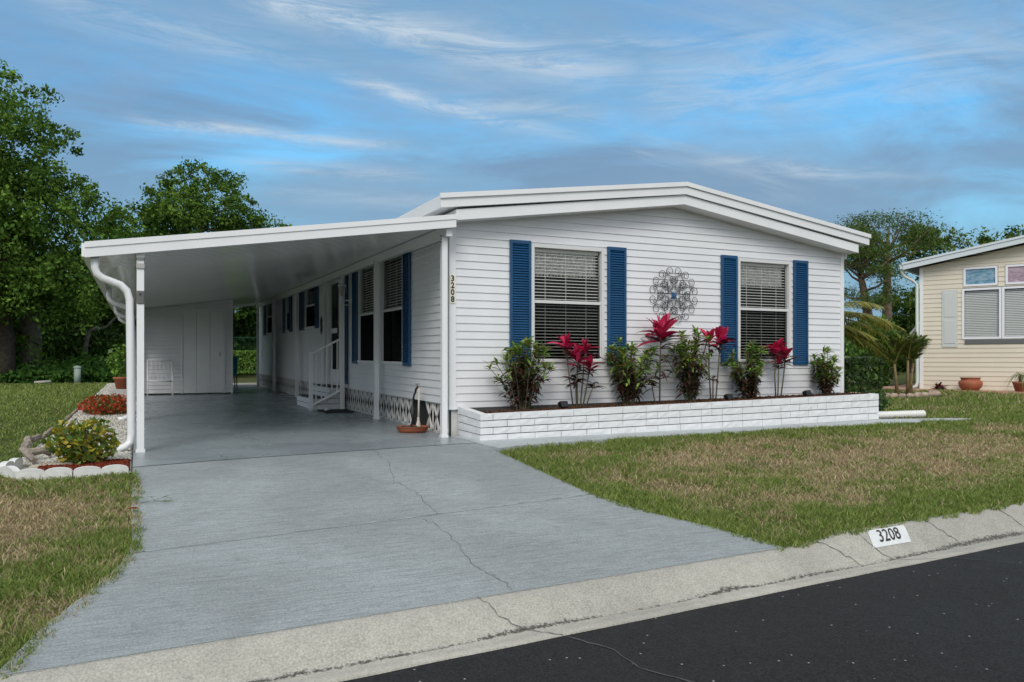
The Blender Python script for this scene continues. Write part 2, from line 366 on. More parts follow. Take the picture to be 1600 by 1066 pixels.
ribbon('crack', [(-1.69, -3.85), (-1.65, -4.15), (-1.68, -4.53), (-1.75, -4.98), (-1.68, -5.18), (-1.69, -5.42)], .0038, DZ, CRACK, drv, seed=4, jit=.022)
m = MB(); m.poly([(-3.69, jy(-3.69)-.01, Gs(-3.69, -4.05)-.002), (.2, jy(.2)-.01, Gs(.2, -3.5)-.002), (.2, jy(.2)+.01, Gs(.2, -3.5)-.002), (-3.69, jy(-3.69)+.01, Gs(-3.69, -4.05)-.002)])
m.build('joint', mat('joint_fill', (.06, .065, .06), .95), drv)
ribbon('joint_edge', [(-3.6, jy(-3.6)-.012), (-1.6, jy(-1.6)-.012), (-.1, jy(-.1)-.012)], .012, DZ, PALE, drv, jit=.004, seed=8, sub=20)
# carport floor (incl. apron in front of posts)
m = MB(); V = []; ysf = np.concatenate([[0.0], np.linspace(.02, 1, 24)]); 
for v in ysf:
    for i in range(17):
        u = i/16; x = -3.69+u*(3.69+.02); y = (j0(x)+.004)*(1-v)+17.6*v; V.append((x, y, float(G(x, y))+.018))
m.v = V; m.f = [(j*17+i, j*17+i+1, (j+1)*17+i+1, (j+1)*17+i) for j in range(24) for i in range(16)]
for j in range(24): a, c = j*17, (j+1)*17; m.f.append((a, c, len(m.v)+1, len(m.v))); m.v += [(V[a][0], V[a][1], V[a][2]-.06), (V[c][0], V[c][1], V[c][2]-.06)]
fl = m.build('carport_floor', FLOOR); meta(fl, kind='structure')
# walkway in front of the planter
m = MB(); 
P = [(-.02, -1.0), (-.02, -1.60), (.25, -1.50), (1.2, -1.35), (2.2, -1.21), (4.5, -1.14), (9.1, -1.10), (8.5, -.74), (7.3, -.42), (7.3, -.1), (0.0, -.1), (0, -.6)]
m.extrude([(x, y, .034 if x > .1 else .026) for x, y in P], (0, 0, -.06)); meta(m.build('front_walk', WALK), kind='structure')
# kerb
xs = np.arange(-30, 40.01, .12); ts = [0, .06, .12, .22, .32, .42, .52, .62, .8, 1]
V = []; 
for x in xs:
    b_, f_ = yb(x), yf(x)
    V.append((x, b_+.004, float(CZ(x, b_))-.12))
    for t in ts:
        y = b_+(f_-b_)*t; wob = .012*(vnoise(x*3, 5, 3)-.5) if t in (0, 1) else 0
        V.append((x, y+wob, float(CZ(x, y))))
    V.append((x, f_-.004, -.52))
w = len(ts)+2; m = MB(); m.v = V; m.f = [(i*w+k, i*w+k+1, (i+1)*w+k+1, (i+1)*w+k) for i in range(len(xs)-1) for k in range(w-1)]
kb = m.build('kerb', KERB, None, True); meta(kb, kind='structure')
for k, pts in enumerate([[(-1.93, -5.46), (-1.86, -5.62), (-1.70, -5.78), (-1.63, -5.92)], [(.80, -5.28), (.9, -5.4), (1.02, -5.56)], [(1.2, -5.25), (1.24, -5.4), (1.42, -5.6), (1.6, -5.69)],
          [(2.05, -5.2), (2.12, -5.32), (2.22, -5.42)], [(3.05, -5.13), (3.15, -5.3), (3.22, -5.42), (3.3, -5.57)], [(5.3, -4.99), (5.34, -5.43)], [(-4.9, -5.65), (-4.85, -6.14)]]):
    ribbon('crack', pts, .007, CZ, CRACK, kb, seed=20+k, jit=.012, lift=.004)
N, L = nodes(KERB); b = N['Principled BSDF']; src = b.inputs['Base Color'].links[0].from_socket
def mt2(op, a, c=None, cl=False):
    n = N.new('ShaderNodeMath'); n.operation = op; n.use_clamp = cl
    for q, v in enumerate((a, c)):
        if v is None: continue
        if isinstance(v, (int, float)): n.inputs[q].default_value = v
        else: L.new(v, n.inputs[q])
    return n.outputs[0]
tc = N.new('ShaderNodeTexCoord'); sx = N.new('ShaderNodeSeparateXYZ'); L.new(tc.outputs['Object'], sx.inputs[0])
tt = mt2('SUBTRACT', mt2('SUBTRACT', mt2('MULTIPLY', sx.outputs[0], .068), 5.615), sx.outputs[1])     # 0 on the gutter line, metres across
na = N.new('ShaderNodeTexNoise'); na.inputs['Scale'].default_value = 1.3; na.inputs['Detail'].default_value = 3; L.new(tc.outputs['Object'], na.inputs['Vector'])
nb_ = N.new('ShaderNodeTexNoise'); nb_.inputs['Scale'].default_value = 42; nb_.inputs['Detail'].default_value = 6; nb_.inputs['Roughness'].default_value = .8; L.new(tc.outputs['Object'], nb_.inputs['Vector'])
wb = mt2('ADD', tt, mt2('MULTIPLY', mt2('SUBTRACT', na.outputs['Fac'], .5), .10))
band_ = mt2('SUBTRACT', 1.0, mt2('DIVIDE', mt2('ABSOLUTE', wb), .05), True)
thr = mt2('ADD', mt2('MULTIPLY', band_, .30), mt2('MULTIPLY', mt2('SUBTRACT', na.outputs['Fac'], .5), .35))
dirt = mt2('MULTIPLY', mt2('SUBTRACT', mt2('ADD', nb_.outputs['Fac'], thr), .70), 9.0, True)
dirt = mt2('MULTIPLY', dirt, mt2('MULTIPLY', band_, 3.0, True))
mxk = N.new('ShaderNodeMix'); mxk.data_type = 'RGBA'; L.new(dirt, mxk.inputs['Factor']); L.new(src, mxk.inputs['A']); mxk.inputs['B'].default_value = (.07, .065, .055, 1); L.new(mxk.outputs['Result'], b.inputs['Base Color'])
# number painted on the kerb
NUMW = mat('curb_plate_paint', (.62, .64, .64), .7, noise=(20, .06)); INK = mat('number_black', (.012, .012, .012), .6)
def text_mesh(s, size, bold=.0):
    cu = bpy.data.curves.new('t', 'FONT'); cu.body = s; cu.size = size; cu.align_x = 'CENTER'; cu.align_y = 'CENTER'; cu.offset = bold; cu.resolution_u = 3
    ob = bpy.data.objects.new('t', cu); COL.objects.link(ob); bpy.context.view_layer.update()
    me = bpy.data.meshes.new_from_object(ob.evaluated_get(bpy.context.evaluated_depsgraph_get()))
    V = [tuple(v.co) for v in me.vertices]; Fs = [tuple(p.vertices) for p in me.polygons]
    bpy.data.objects.remove(ob); bpy.data.meshes.remove(me); return V, Fs
m = MB(); nU, nV = 10, 6
def kpt(u, v): x = 1.34+.44*u+.13*(1-v)*0-.13*(1-v)*.6; y = (yb(x)-.06)-.125*(1-v); return x, y
for j in range(nV+1):
    for i in range(nU+1): x, y = kpt(i/nU, j/nV); m.v.append((x, y, float(CZ(x, y))+.004))
m.f = [(j*(nU+1)+i, j*(nU+1)+i+1, (j+1)*(nU+1)+i+1, (j+1)*(nU+1)+i) for j in range(nV) for i in range(nU)]
kn = m.build('kerb_number', NUMW); meta(kn, 'white painted rectangle with black house number 3208 on the kerb', 'kerb number')
V, Fs = text_mesh('3208', .125, .001); m = MB()
for v in V:
    u = .5+v[0]/.42; vv = .5+v[1]/.125*.98; x, y = kpt(u, vv); m.v.append((x, y, float(CZ(x, y))+.008))
m.f = Fs; m.build('digits', INK, kn)
# road
m = MB(); V = []
for x in np.arange(-160, 160.1, 1.0): V += [(x, yf(x)+.006, -.452), (x, yf(x)-.15, -.448), (x, -13.2, -.46)]
m.v = V; m.f = [(3*i+k, 3*i+k+1, 3*i+k+4, 3*i+k+3) for i in range(len(V)//3-1) for k in (0, 1)]
rd = m.build('road', ASPH); meta(rd, kind='structure')
RZ = lambda x, y: -.4475
ribbon('seam', [(-1.62, -5.95), (-1.5, -6.2), (-1.52, -6.45), (-1.35, -6.8)], .012, RZ, mat('pale_seam', (.06, .06, .06), .9), rd, seed=5, jit=.005)
ribbon('seam', [(1.75, -5.72), (2.0, -6.0), (2.1, -6.3)], .007, RZ, MATS['pale_seam'], rd, seed=6)

# ------------------------------------------------------------------ generic building pieces
def siding(m, xf, x0, x1, z0, z1, holes=(), top=None, course=.1016, dep=.014):
    """clapboard strips in a local (u, z) plane; xf(u, out, z) -> world; holes (u0,u1,z0,z1); top(u) clips"""
    n = int(math.ceil((z1-z0)/course))
    for k in range(n):
        a = z0+k*course; c = a+course
        cuts = [x0, x1]
        for h in holes:
            if h[2] < c and h[3] > a: cuts += [h[0], h[1]]
        cuts = sorted(cuts)
        for u0, u1 in zip(cuts[:-1], cuts[1:]):
            if u1-u0 < 1e-4: continue
            um = (u0+u1)/2
            hh = [h for h in holes if h[0] < um < h[1] and h[2] < c and h[3] > a]
            if hh:
                for b0, b1 in ((a, min(h[2] for h in hh)), (max(h[3] for h in hh), c)):
                    if b1-b0 > .004:
                        d0 = dep*(c-b0)/course; d1 = dep*(c-b1)/course; m.quad(xf(u0, d0, b0), xf(u1, d0, b0), xf(u1, d1+.001, b1), xf(u0, d1+.001, b1))
                continue
            N_ = max(1, int((u1-u0)/.5)) if top else 1
            for q in range(N_):
                p0 = u0+(u1-u0)*q/N_; p1 = u0+(u1-u0)*(q+1)/N_
                t0 = min(c, top(p0)) if top else min(c, z1); t1 = min(c, top(p1)) if top else min(c, z1)
                if t0 <= a and t1 <= a: continue
                t0 = max(t0, a); t1 = max(t1, a)
                m.quad(xf(p0, dep, a+.004), xf(p1, dep, a+.004), xf(p1, .001, t1), xf(p0, .001, t0))
                m.quad(xf(p0, 0, a), xf(p1, 0, a), xf(p1, dep, a+.004), xf(p0, dep, a+.004))
def slab_box(m, xf, u0, u1, o0, o1, z0, z1):
    p = [xf(u0, o1, z0), xf(u1, o1, z0), xf(u1, o0, z0), xf(u0, o0, z0), xf(u0, o1, z1), xf(u1, o1, z1), xf(u1, o0, z1), xf(u0, o0, z1)]
    m.hexa(p)
def window(xf, root, u0, u1, z0, z1, blinds=True, lace=False, mid=None, fw=.045, tilt=.004, lbl=None, gl=None):
    """u0..z1 outer size of the frame; xf(u, out, z)"""
    m = MB(); o = .028
    slab_box(m, xf, u0, u0+fw, -.06, o, z0, z1); slab_box(m, xf, u1-fw, u1, -.06, o, z0, z1)
    slab_box(m, xf, u0+fw, u1-fw, -.06, o-.002, z1-fw, z1); 
    w = m.build('window', FRAMEW, root)
    if lbl: w['label'] = lbl
    mid = mid or (z0+z1)/2
    m = MB(); slab_box(m, xf, u0+fw, u1-fw, -.035, .012, mid-.02, mid+.02)
    slab_box(m, xf, u0+fw, u0+fw+.014, -.03, .006, z0+.03, mid-.02); slab_box(m, xf, u1-fw-.014, u1-fw, -.03, .006, z0+.03, mid-.02)
    m.build('sash', FRAMEW, w)
    m = MB(); slab_box(m, xf, u0-.01, u1+.01, -.06, o+.015, z0-.012, z0+.03); m.build('sill', PAINT, w)
    pa, pb = (u0+fw, u1-fw) if xf is not XS else (u1-fw, u0+fw)      # glass faces outwards
    m = MB(); m.quad(xf(pa, -.02, z0+.03), xf(pb, -.02, z0+.03), xf(pb, -.02, z1-fw), xf(pa, -.02, z1-fw)); m.build('pane', gl or GLASS, w)
    m = MB(); m.quad(xf(u0+fw+.014, -.006, z0+.03), xf(u1-fw-.014, -.006, z0+.03), xf(u1-fw-.014, -.006, mid-.02), xf(u0+fw+.014, -.006, mid-.02)); m.build('insect_screen', SCREEN, w)
    # room box behind
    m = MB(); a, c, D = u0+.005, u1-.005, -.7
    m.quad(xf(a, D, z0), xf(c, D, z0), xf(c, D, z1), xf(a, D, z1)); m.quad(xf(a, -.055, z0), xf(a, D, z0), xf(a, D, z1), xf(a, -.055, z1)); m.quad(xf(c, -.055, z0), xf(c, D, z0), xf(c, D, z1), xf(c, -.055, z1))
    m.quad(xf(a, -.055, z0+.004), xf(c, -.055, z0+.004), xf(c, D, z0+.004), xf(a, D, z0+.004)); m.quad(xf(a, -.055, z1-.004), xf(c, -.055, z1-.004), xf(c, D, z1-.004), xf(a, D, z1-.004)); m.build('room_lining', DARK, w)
    if blinds:
        m = MB(); z = z1-fw-.07; a, c = u0+fw+.012, u1-fw-.012
        slab_box(m, xf, a, c, -.11, -.06, z1-fw-.05, z1-fw-.004)
        while z > z0+.05:
            t = tilt
            m.quad(xf(a, -.062, z-t*.5), xf(c, -.062, z-t*.5), xf(c, -.105, z+t*.5), xf(a, -.105, z+t*.5)); m.quad(xf(a, -.060, z-t*.5-.009), xf(c, -.060, z-t*.5-.009), xf(c, -.062, z-t*.5), xf(a, -.062, z-t*.5)); z -= .044
        nl = 3 if c-a > .6 else 2
        for k in range(nl):
            uu = a+(c-a)*(k+.6)/(nl+.2); slab_box(m, xf, uu-.003, uu+.003, -.060, -.058, z0+.05, z1-fw-.05)
        m.build('blind', BLIND, w)
    if lace:
        m = MB(); n = 60; a, c = u0+fw+.01, u1-fw-.01
        for i in range(n+1):
            uu = a+(c-a)*i/n; oo = -.125+.010*math.sin(i*1.9)+.01*math.sin(i*.7)
            m.v += [xf(uu, oo, z1-fw-.36-.012*math.sin(i*2.1)), xf(uu, oo, z1-fw-.02)]
        m.f = [(2*i, 2*i+2, 2*i+3, 2*i+1) for i in range(n)]; m.build('lace_valance', LACE, w)
    return w
LACE = mat('lace', (.9, .9, .95), .9, noise=(16, .35, 2))
def shutter(xf, root, u0, u1, z0, z1, m_=None):
    m = MB(); e = .035
    slab_box(m, xf, u0, u0+e, .012, .045, z0, z1); slab_box(m, xf, u1-e, u1, .012, .045, z0, z1)
    slab_box(m, xf, u0+e, u1-e, .012, .0445, z1-e*1.3, z1); slab_box(m, xf, u0+e, u1-e, .012, .0445, z0, z0+e*1.3)
    zz = z0+e*1.3; 
    while zz < z1-e*1.3-.005:
        t = min(.034, z1-e*1.3-zz); m.quad(xf(u0+e, .042, zz+.003), xf(u1-e, .042, zz+.003), xf(u1-e, .020, zz+t), xf(u0+e, .020, zz+t)); m.quad(xf(u0+e, .020, zz), xf(u1-e, .020, zz), xf(u1-e, .042, zz+.003), xf(u0+e, .042, zz+.003)); zz += .034
    return m.build('shutter', m_ or BLUE, root)

# ------------------------------------------------------------------ the white home
home = thing('mobile_home', 'long white mobile home with lap siding, low gable roof and bright blue shutters', 'mobile home', (0, 0, 0)); SHEAR.add(home)
XF = lambda u, o, z: (u, -o, z)              # front wall, y=0
XS = lambda u, o, z: (-o, u, z)              # side wall, x=0
XR = lambda u, o, z: (7.0+o, u, z)
HW, HL = 7.0, 18.0
def gable(u): return 2.80 + .52*(1-abs(u-3.5)/3.5)
fw_ = [(1.165, 2.32, .99, 2.58), (4.745, 5.835, .99, 2.58)]
m = MB(); siding(m, XF, .075, HW-.06, .36, 3.36, fw_, gable)
fwall = m.build('front_wall', VINYL, home)
sw = [(1.93, 3.13, .93, 2.70), (3.36, 4.60, .93, 2.70), (6.02, 7.12, .50, 2.70), (8.45, 9.67, 1.68, 2.70), (11.80, 12.38, 1.68, 2.70), (14.75, 15.85, 1.68, 2.70)]
m = MB(); siding(m, XS, .075, HL, .42, 2.72, sw); m.build('side_wall', VINYL, home)
m = MB(); siding(m, XR, 0.06, HL, .30, 2.80); m.build('side_wall', VINYL, home)
m = MB(); m.poly([(0, HL, .3), (HW, HL, .3), (HW, HL, 2.8), (3.5, HL, 3.32), (0, HL, 2.8)]); m.build('back_wall', VINYL, home)
def lpoly(x, y, pts, za, zb): m_ = MB(); m_.extrude([(x+a_, y+b_, za) for a_, b_ in pts], (0, 0, zb-za)); return m_
lpoly(0, 0, [(-.018, -.018), (.075, -.018), (.075, 0), (0, 0), (0, .075), (-.018, .075)], .36, 2.8).build('corner_trim', PAINT, home)
lpoly(HW, 0, [(-.06, -.018), (.018, -.018), (.018, .06), (0, .06), (0, 0), (-.06, 0)], .3, 2.8).build('corner_trim', PAINT, home)
for a in fw_: window(XF, home, *a, lace=True, mid=1.80)
window(XS, home, *sw[0], mid=1.78, tilt=.016, gl=GLASS2); window(XS, home, *sw[1], mid=1.78, tilt=.016, gl=GLASS2)
window(XS, home, *sw[3], blinds=False, mid=2.2, gl=GLASS2); window(XS, home, *sw[4], blinds=False, mid=2.2, gl=GLASS2); window(XS, home, *sw[5], blinds=False, mid=2.2, gl=GLASS2)
for a in ((.84, 1.15), (2.37, 2.68), (4.41, 4.72), (5.885, 6.19)): shutter(XF, home, a[0], a[1], .93, 2.61)
for a in ((1.57, 1.90, .90, 2.70), (4.66, 5.0, .90, 2.70), (5.40, 5.66, .50, 2.70), (8.1, 8.42, 1.65, 2.70), (9.97-.27, 10.3, 1.65, 2.70), (11.4, 11.74, 1.65, 2.70), (12.42, 12.75, 1.65, 2.70), (16.0, 16.4, 1.65, 2.7)):
    shutter(XS, home, *a)
# entry storm door
m = MB(); a, c, z0, z1 = 6.02, 7.12, .50, 2.70
slab_box(m, XS, a, a+.09, -.05, .03, z0, z1); slab_box(m, XS, c-.09, c, -.05, .03, z0, z1); slab_box(m, XS, a+.09, c-.09, -.05, .028, z1-.09, z1); slab_box(m, XS, a+.09, c-.09, -.05, .04, z0, z0+.04)
dfr = m.build('door_frame', PAINT, home)
m = MB(); a += .09; c -= .09; z1 -= .09; z0 += .04
slab_box(m, XS, a+.002, a+.09, -.03, .01, z0, z1); slab_box(m, XS, c-.09, c-.002, -.03, .01, z0, z1); slab_box(m, XS, a+.09, c-.09, -.03, .008, z1-.09, z1-.002); slab_box(m, XS, a+.09, c-.09, -.03, .008, 1.50, 1.60); slab_box(m, XS, a+.09, c-.09, -.03, .008, z0, z0+.22)
dr_ = m.build('door', PAINT, home); dr_['label'] = 'white storm door with two dark glass panels'
m = MB(); m.quad(XS(c-.09, -.015, z0+.22), XS(a+.09, -.015, z0+.22), XS(a+.09, -.015, z1-.09), XS(c-.09, -.015, z1-.09)); m.build('pane', glassmat('dark_glass', (.12, .12, .12), .03), dr_)
m = MB(); m.quad(XS(a, -.25, z0), XS(c, -.25, z0), XS(c, -.25, z1), XS(a, -.25, z1)); m.build('inner_door', DARK, home)
m = MB(); slab_box(m, XS, a+.03, a+.05, .012, .05, 1.48, 1.62); m.build('handle', BLACK, dr_)
# skirting of ornamental blocks along the carport
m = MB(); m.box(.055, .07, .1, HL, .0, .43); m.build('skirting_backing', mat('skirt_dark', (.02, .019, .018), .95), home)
y = .12; bw = .30; z0, z1 = .02, .415; skirt = m0 = bpy.data.objects.new('skirting', None); finish(skirt, home); ORG[skirt] = (0, 0, 0)
def bar(p, q, w=.009, d=.012):
    (y0, a), (y1, c) = p, q; L_ = math.hypot(y1-y0, c-a); ny_, nz_ = -(c-a)/L_*w, (y1-y0)/L_*w
    m.extrude([(.018, y0+ny_, a+nz_), (.018, y1+ny_, c+nz_), (.018, y1-ny_, c-nz_), (.018, y0-ny_, a-nz_)], (d, 0, 0))
skip = (1.08, 1.42)
while y < HL-.3:
    if not (skip[0] < y+bw/2 < skip[1]+.12):
        ym = y+bw/2; zm = (z0+z1)/2; m = MB()
        bar((y+.002, z0), (y+.002, z1)); bar((y, z0+.01), (y+bw, z0+.01), .016); bar((y, z1-.006), (y+bw, z1-.006))
        bar((y, z0), (y+bw, z1)); bar((y, z1), (y+bw, z0)); bar((ym-.07, z0), (ym+.07, z1)); bar((ym+.07, z0), (ym-.07, z1)); m.build('skirting_block', LATT, skirt)
    y += bw
m = MB(); m.box(.03, HW-.03, .03, .05, 0, .36); m.build('foundation_wall', LATT, home); m = MB(); m.box(HW-.05, HW-.03, .05, HL, 0, .3); m.build('foundation_wall', LATT, home)
# roof
def roofprof(ov0, ov1, ze, zr, t):           # polygon (x,z) of a thin gable band
    a, c = -ov0, HW+ov1; mid = 3.53
    return [(a, ze), (mid, zr), (c, ze), (c, ze-t), (mid, zr-t), (a, ze-t)]
def band(name, pr, y0, y1, mt, parent):
    m = MB(); x = [(p[0], y0, p[1]) for p in pr]
    m.extrude([x[0], x[1], x[4], x[5]], (0, y1-y0, 0)); m.extrude([x[1], x[2], x[3], x[4]], (0, y1-y0, 0)); return m.build(name, mt, parent)
rf = band('roof', roofprof(.24, .27, 3.055, 3.56, .155), -.31, HL+.3, ALU, home)
band('drip_edge', roofprof(.255, .285, 3.075, 3.58, .062), -.335, -.31, ALU, rf)
fc = band('fascia', roofprof(.02, .06, 2.90, 3.40, .135), -.275, .0, PAINT, home); fc['label'] = 'white lower fascia box beneath the front roof edge'
m = MB(); m.box(-.02, -.0, .0, HL, 2.72, 2.90); m.build('eave_trim', PAINT, home); m = MB(); m.box(HW, HW+.06, .0, HL, 2.76, 2.90); m.build('eave_trim', PAINT, home)
m = MB(); m.tube([(7.1, .02, 2.82), (7.12, .05, 2.74), (7.06, .1, 2.66), (7.05, .1, 2.5)], .03, 8); m.build('gutter_elbow', PAINT, home, True)

# number sign, wall ornaments
t = thing('house_number_sign', 'narrow white plaque with vertical black house number 3208 on the corner trim', 'sign', (0.02, -.02, 1.74))
m = MB(); m.box(-.012, .058, -.030, -.0195, 1.735, 2.10); m.build('plate', mat('sign_white', (.84, .80, .68), .4), t, bevel=.002)
for k, ch in enumerate('3208'):
    V, Fs = text_mesh(ch, .105, .0035); m = MB(); m.v = [(.023+v[0]*.95, -.033, 2.052-.089*k+v[1]) for v in V]; m.f = Fs; m.build('digit', INK, t)

IRON = mat('iron_scroll', (.022, .024, .03), .5)
t = thing('scroll_medallion', 'round black metal scrollwork wall medallion with blue centre on the front siding', 'wall ornament', (3.52, -.03, 1.96))
def scroll(cx, cz, r, a0, d, turns=1.15, tail=None, n=26):
    P = []
    for i in range(n+1):
        s = i/n; a = a0+d*s*turns*2*PI; rr = r*(1-.78*max(0, (s-.5)/.5)**.8); P.append((cx+rr*math.cos(a), cz+rr*math.sin(a)))
    if tail: P = [tail]+P
    return P
def iron(m, P, w=.0042): m.tube([(3.52+x*1.05, -.035, 1.96+z) for x, z in P], w, 5)
m = MB()
for ring, nn, rad, sr in ((.352, 8, 0, .064), (.218, 8, .5, .062), (.112, 4, 0, .050)):
    for k in range(nn):
        A = 2*PI*(k+rad)/nn + PI/2
        for s in (-1, 1):
            off = s*sr*1.03/ring if ring > .15 else s*sr/ring
            cx, cz = ring*math.cos(A+off), ring*math.sin(A+off)
            tail = ((ring-sr*1.9)*math.cos(A), (ring-sr*1.9)*math.sin(A))
            iron(m, scroll(cx, cz, sr, A+PI+s*.2, -s, tail=tail))
    if ring > .2:
        for k in range(nn):                   # small links
            A = 2*PI*(k+.5+rad)/nn + PI/2
            for s in (-1, 1):
                iron(m, scroll((ring-.012)*math.cos(A+s*.030/ring), (ring-.012)*math.sin(A+s*.030/ring), .028, A, s, 1.0, n=14), .0038)
m.build('scrollwork', IRON, t, True)
m = MB()
for k in range(10):
    A = 2*PI*k/10; m.lathe((0, 0, 0), [], 3) if False else None
    P = [(3.52, -.05, 1.96), (3.52+.035*math.cos(A-.25), -.045, 1.96+.035*math.sin(A-.25)), (3.52+.062*math.cos(A), -.043, 1.96+.066*math.sin(A)), (3.52+.035*math.cos(A+.25), -.045, 1.96+.035*math.sin(A+.25))]
    m.extrude(P, (0, .006, 0))
m.build('rosette', mat('rosette_blue', (.02, .10, .24), .4), t)

t = thing('wall_ornament', 'small dark pierced metal ornament on the wall beside the entry door', 'wall ornament', (-.03, 7.75, 1.76))
m = MB()
for k in range(6):
    A = k*PI/3; m.tube([(-.03, 7.75+.02*math.cos(A), 1.76+.03*math.sin(A))]+[(-.03, 7.75+.07*math.cos(A)+.05*math.cos(A+b), 1.76+.12*math.sin(A)+.05*math.sin(A+b)) for b in np.linspace(0, 5.5, 9)], .008, 5)
m.tube([(-.03, 7.75, 1.56), (-.03, 7.75, 1.96)], .012, 5); m.build('scrollwork', IRON, t, True)

t = thing('wall_lantern', 'white coach lantern on a curved bracket above the tall shutter', 'wall lamp', (-.02, 5.15, 2.2))
m = MB(); m.lathe((0, 0, 0), [(0, 0), (.001, 0)], 3); 
c = (-.20, 5.12, 2.18)
m = MB(); m.lathe(c, [(0, -.16), (.012, -.14), (.02, -.02), (.05, 0), (.052, .01), (0, .01)], 8); m.lathe(c, [(.08, .20), (.082, .215), (.045, .26), (.02, .29), (.012, .33), (0, .34)], 8)
for k in range(4): A = PI/4+k*PI/2; m.tube([(c[0]+.045*math.cos(A), c[1]+.045*math.sin(A), c[2]), (c[0]+.075*math.cos(A), c[1]+.075*math.sin(A), c[2]+.21)], .006, 5)
m.build('lantern_frame', PAINT, t)
m = MB(); m.lathe(c, [(.040, .01), (.068, .20)], 4); m.build('lantern_glass', GLASS, t)
m = MB(); m.tube([(c[0], c[1], c[2]-.02), (c[0]+.06, c[1]-.0, c[2]-.06), (-.03, 5.12, 2.12)], .011, 6); m.tube([(c[0], c[1], c[2]-.14), (-.1, 5.12, 2.03), (-.03, 5.12, 2.06)], .008, 6)
m.box(-.03, -.014, 5.06, 5.18, 2.0, 2.22); m.build('bracket', PAINT, t)

# ------------------------------------------------------------------ carport
cp = thing('carport', 'white aluminium carport roof on slim posts attached to the side of the home', 'carport', (-3.6, -.3, 0)); SHEAR.add(cp)
ORG[cp] = (-3.6, -.3, 0)
cz = lambda x: 2.11+(x+4.1)*(.60/4.05)
CY0, CY1 = -.30, 17.3
m = MB(); y = CY0; P = []
while y < CY1: P += [(y, 0), (y+.118, 0), (y+.126, .03), (y+.148, .03), (y+.156, 0)]; y += .156
for (a, da), (c, dc) in zip(P[:-1], P[1:]): m.quad((-4.08, a, cz(-4.08)+da), (-.03, a, cz(-.03)+da), (-.03, c, cz(-.03)+dc), (-4.08, c, cz(-4.08)+dc))
m.build('roof_panel', CEIL, cp)
m = MB(); m.hexa([(-4.1, CY0, cz(-4.1)+.03), (-.03, CY0, cz(-.03)+.03), (-.03, CY1, cz(-.03)+.03), (-4.1, CY1, cz(-4.1)+.03), (-4.1, CY0, cz(-4.1)+.09), (-.03, CY0, cz(-.03)+.09), (-.03, CY1, cz(-.03)+.09), (-4.1, CY1, cz(-4.1)+.09)])
m.build('roof_top', ALU, cp)
def fas(y0, y1, d0, d1, x0=-4.14, x1=-.045):
    m.hexa([(x0, y0, cz(x0)+d0), (x1, y0, cz(x1)+d0), (x1, y1, cz(x1)+d0), (x0, y1, cz(x0)+d0), (x0, y0, cz(x0)+d1), (x1, y0, cz(x1)+d1), (x1, y1, cz(x1)+d1), (x0, y1, cz(x0)+d1)])
m = MB(); fas(CY0-.035, CY0-.001, -.045, .055); fas(CY0-.047, CY0-.001, .055, .115); m.build('fascia', ALU, cp)
m = MB(); fas(CY1+.001, CY1+.03, -.045, .115); m.build('rear_fascia', ALU, cp)
m = MB(); m.box(-4.17, -4.08, CY0, CY1, cz(-4.1)-.04, cz(-4.1)+.10); m.build('gutter', ALU, cp)
m = MB(); m.box(-3.66, -3.58, CY0+.03, CY1, cz(-3.6)-.09, cz(-3.6)-.004); m.build('beam', ALU, cp); m = MB(); m.box(-.15, -.07, CY0+.04, CY1, 2.56, 2.685); m.build('beam', ALU, cp)
posty = [-.05, 3.0, 5.37, 6.9, 10.07, 13.64, 16.95]
for k, y in enumerate(posty+[-.22, 4.2, 8.5, 12.1]):
    px, zt = (-.135, 2.56) if k < 7 else (-3.62, 2.06)
    if k == 0: px = -.13; y = -.12
    m = MB(); m.box(px-.036, px+.036, y-.036, y+.036, .0, zt); m.box(px-.046, px+.046, y-.04, y+.04, 0.0, .05)
    p = m.build('post', PAINT, cp)
    if k in (0, 1, 2, 3, 7):
        for q in (0, 1, 2):
            for s in (-1, 1): m = MB(); m.box(px+min(s*.036, s*.044), px+max(s*.036, s*.044), y-.01, y+.01, zt-.02-q*.04+.03, zt-.005-q*.04+.03); m.build('bolt', BLACK, p)
m = MB(); m.box(-3.655, -3.585, -.27, -.257, 1.60, 1.74); bx_ = m.build('key_box', mat('grey_plastic', (.12, .12, .12), .5), cp, bevel=.01); bx_['label'] = 'small grey box fixed to the front outer post'
m = MB(); m.tube([(-3.62, -.273, 1.70), (-3.62, -.268, 1.70)], .012, 10); m.build('button', BLACK, bx_)
m = MB(); m.box(-3.66, -3.58, -.275, -.257, 1.98, 2.03); m.build('post_bracket', mat('bracket', (.45, .44, .42), .4, .6), cp)
def spout(y, first=False):
    m = MB(); X0 = -4.05; top = cz(-4.05)-.02
    P = [(X0, y, top), (X0, y, top-.13), (X0+.02, y, top-.19), (X0+.07, y, top-.235), (X0+.16, y, top-.27), (X0+.24, y, top-.30), (X0+.30, y, top-.36), (X0+.325, y, top-.45), (X0+.33, y, 1.2), (X0+.34, y, .22), (X0+.33, y, .13), (X0+.28, y-.02, .085), (X0+.20, y-.04, .055), (X0+.13, y-.06, .05)]
    m.tube(P, .043, 10, sq=.8); return m.build('downspout', ALU, cp, True)
for y in (-.23, 4.2, 8.5, 12.1): spout(y)

